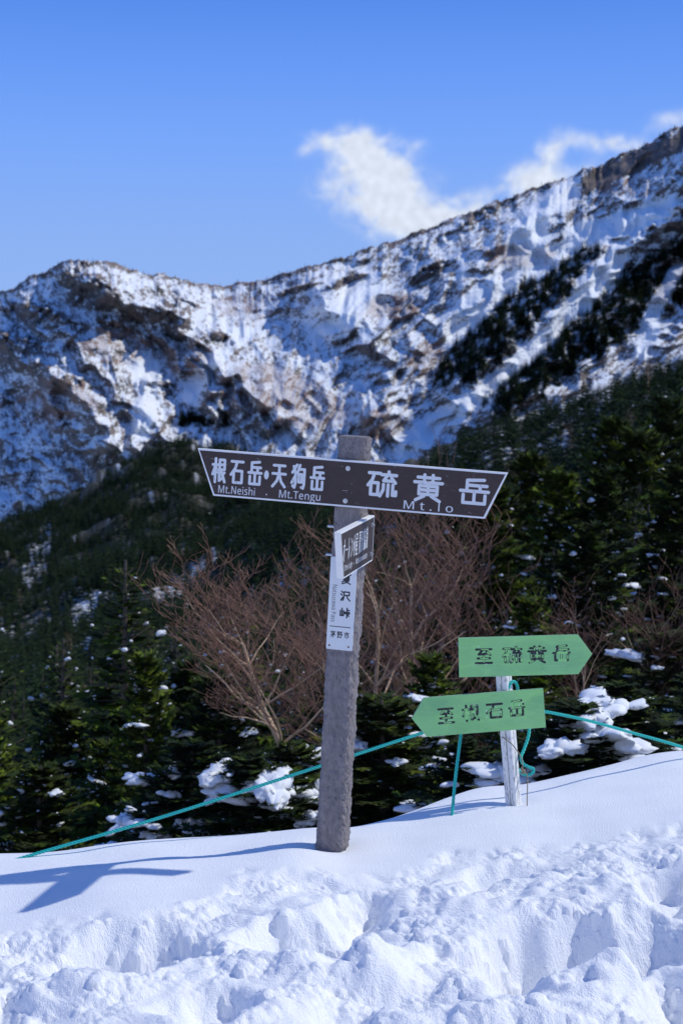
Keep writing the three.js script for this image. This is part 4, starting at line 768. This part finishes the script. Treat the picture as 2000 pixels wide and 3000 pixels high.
tag(rope('rope', P3([[1470, 2060, 6.29], [1560, 2078, 6.29], [1700, 2106, 6.36], [1850, 2147, 6.5], [2000, 2190, 6.62], [2250, 2275, 6.9], [2400, 2340, 7.0]]), 0.0072, 0.044, teal), 'teal twisted rope stretched from the arrow boards towards the rising snow on the right', 'rope', 'teal rope pieces');
tag(rope('rope', P3([[1352, 2090, 6.27], [1350, 2140, 6.26], [1343, 2200, 6.22], [1332, 2290, 6.18], [1324, 2385, 6.14], [1322, 2420, 6.12]]), 0.0072, 0.044, teal), 'teal rope end hanging from behind the lower arrow board into the snow', 'rope', 'teal rope pieces');
tag(rope('rope', P3([[1482, 2075, 6.20], [1486, 2025, 6.19], [1493, 2003, 6.19], [1503, 1997, 6.2], [1513, 2008, 6.23], [1520, 2050, 6.28], [1545, 2110, 6.28], [1548, 2150, 6.26], [1534, 2195, 6.24], [1525, 2218, 6.22], [1530, 2236, 6.22], [1548, 2247, 6.20], [1561, 2253, 6.20], [1559, 2263, 6.20], [1545, 2270, 6.22], [1529, 2266, 6.25], [1520, 2255, 6.28]]), 0.0072, 0.044, teal), 'teal rope loop knotted around the white wooden post', 'rope', 'teal rope pieces');
tag(rope('twine', P3([[1456, 2130, 6.26], [1462, 2150, 6.24], [1480, 2166, 6.195], [1500, 2182, 6.18], [1518, 2206, 6.19], [1527, 2222, 6.19], [1530, 2245, 6.18], [1531, 2262, 6.18]]), 0.0024, 0.012, hemp), 'thin tan twine wound slanting across the white wooden post', 'twine', 'thin tan twine');
tag(rope('twine', P3([[1534, 2262, 6.18], [1543, 2270, 6.18], [1544, 2300, 6.18], [1543, 2345, 6.17], [1543, 2372, 6.16]]), 0.0024, 0.012, hemp), 'thin tan twine end hanging straight down into the snow beside the white post', 'twine', 'thin tan twine');
{
  const R = rngOf(99), pts = []; for (let i = 0; i < 26; i++) { const [x, y, z] = eyeTo(1531, 2256, 6.175); pts.push([x + (R() - 0.5) * 0.018, y + (R() - 0.5) * 0.026, z + (R() - 0.5) * 0.016]); }
  tag(rope('twine', pts, 0.0022, 0.012, hemp), 'small tan knot of frayed twine tied to the teal rope loop', 'twine knot');
}

{ let t = 0; scene.traverse((o) => { if (o.isMesh && !o.isInstancedMesh) t += (o.geometry.index ?? o.geometry.attributes.position).count / 3; }); console.log('triangles', t); }
renderer.render(scene, camera);
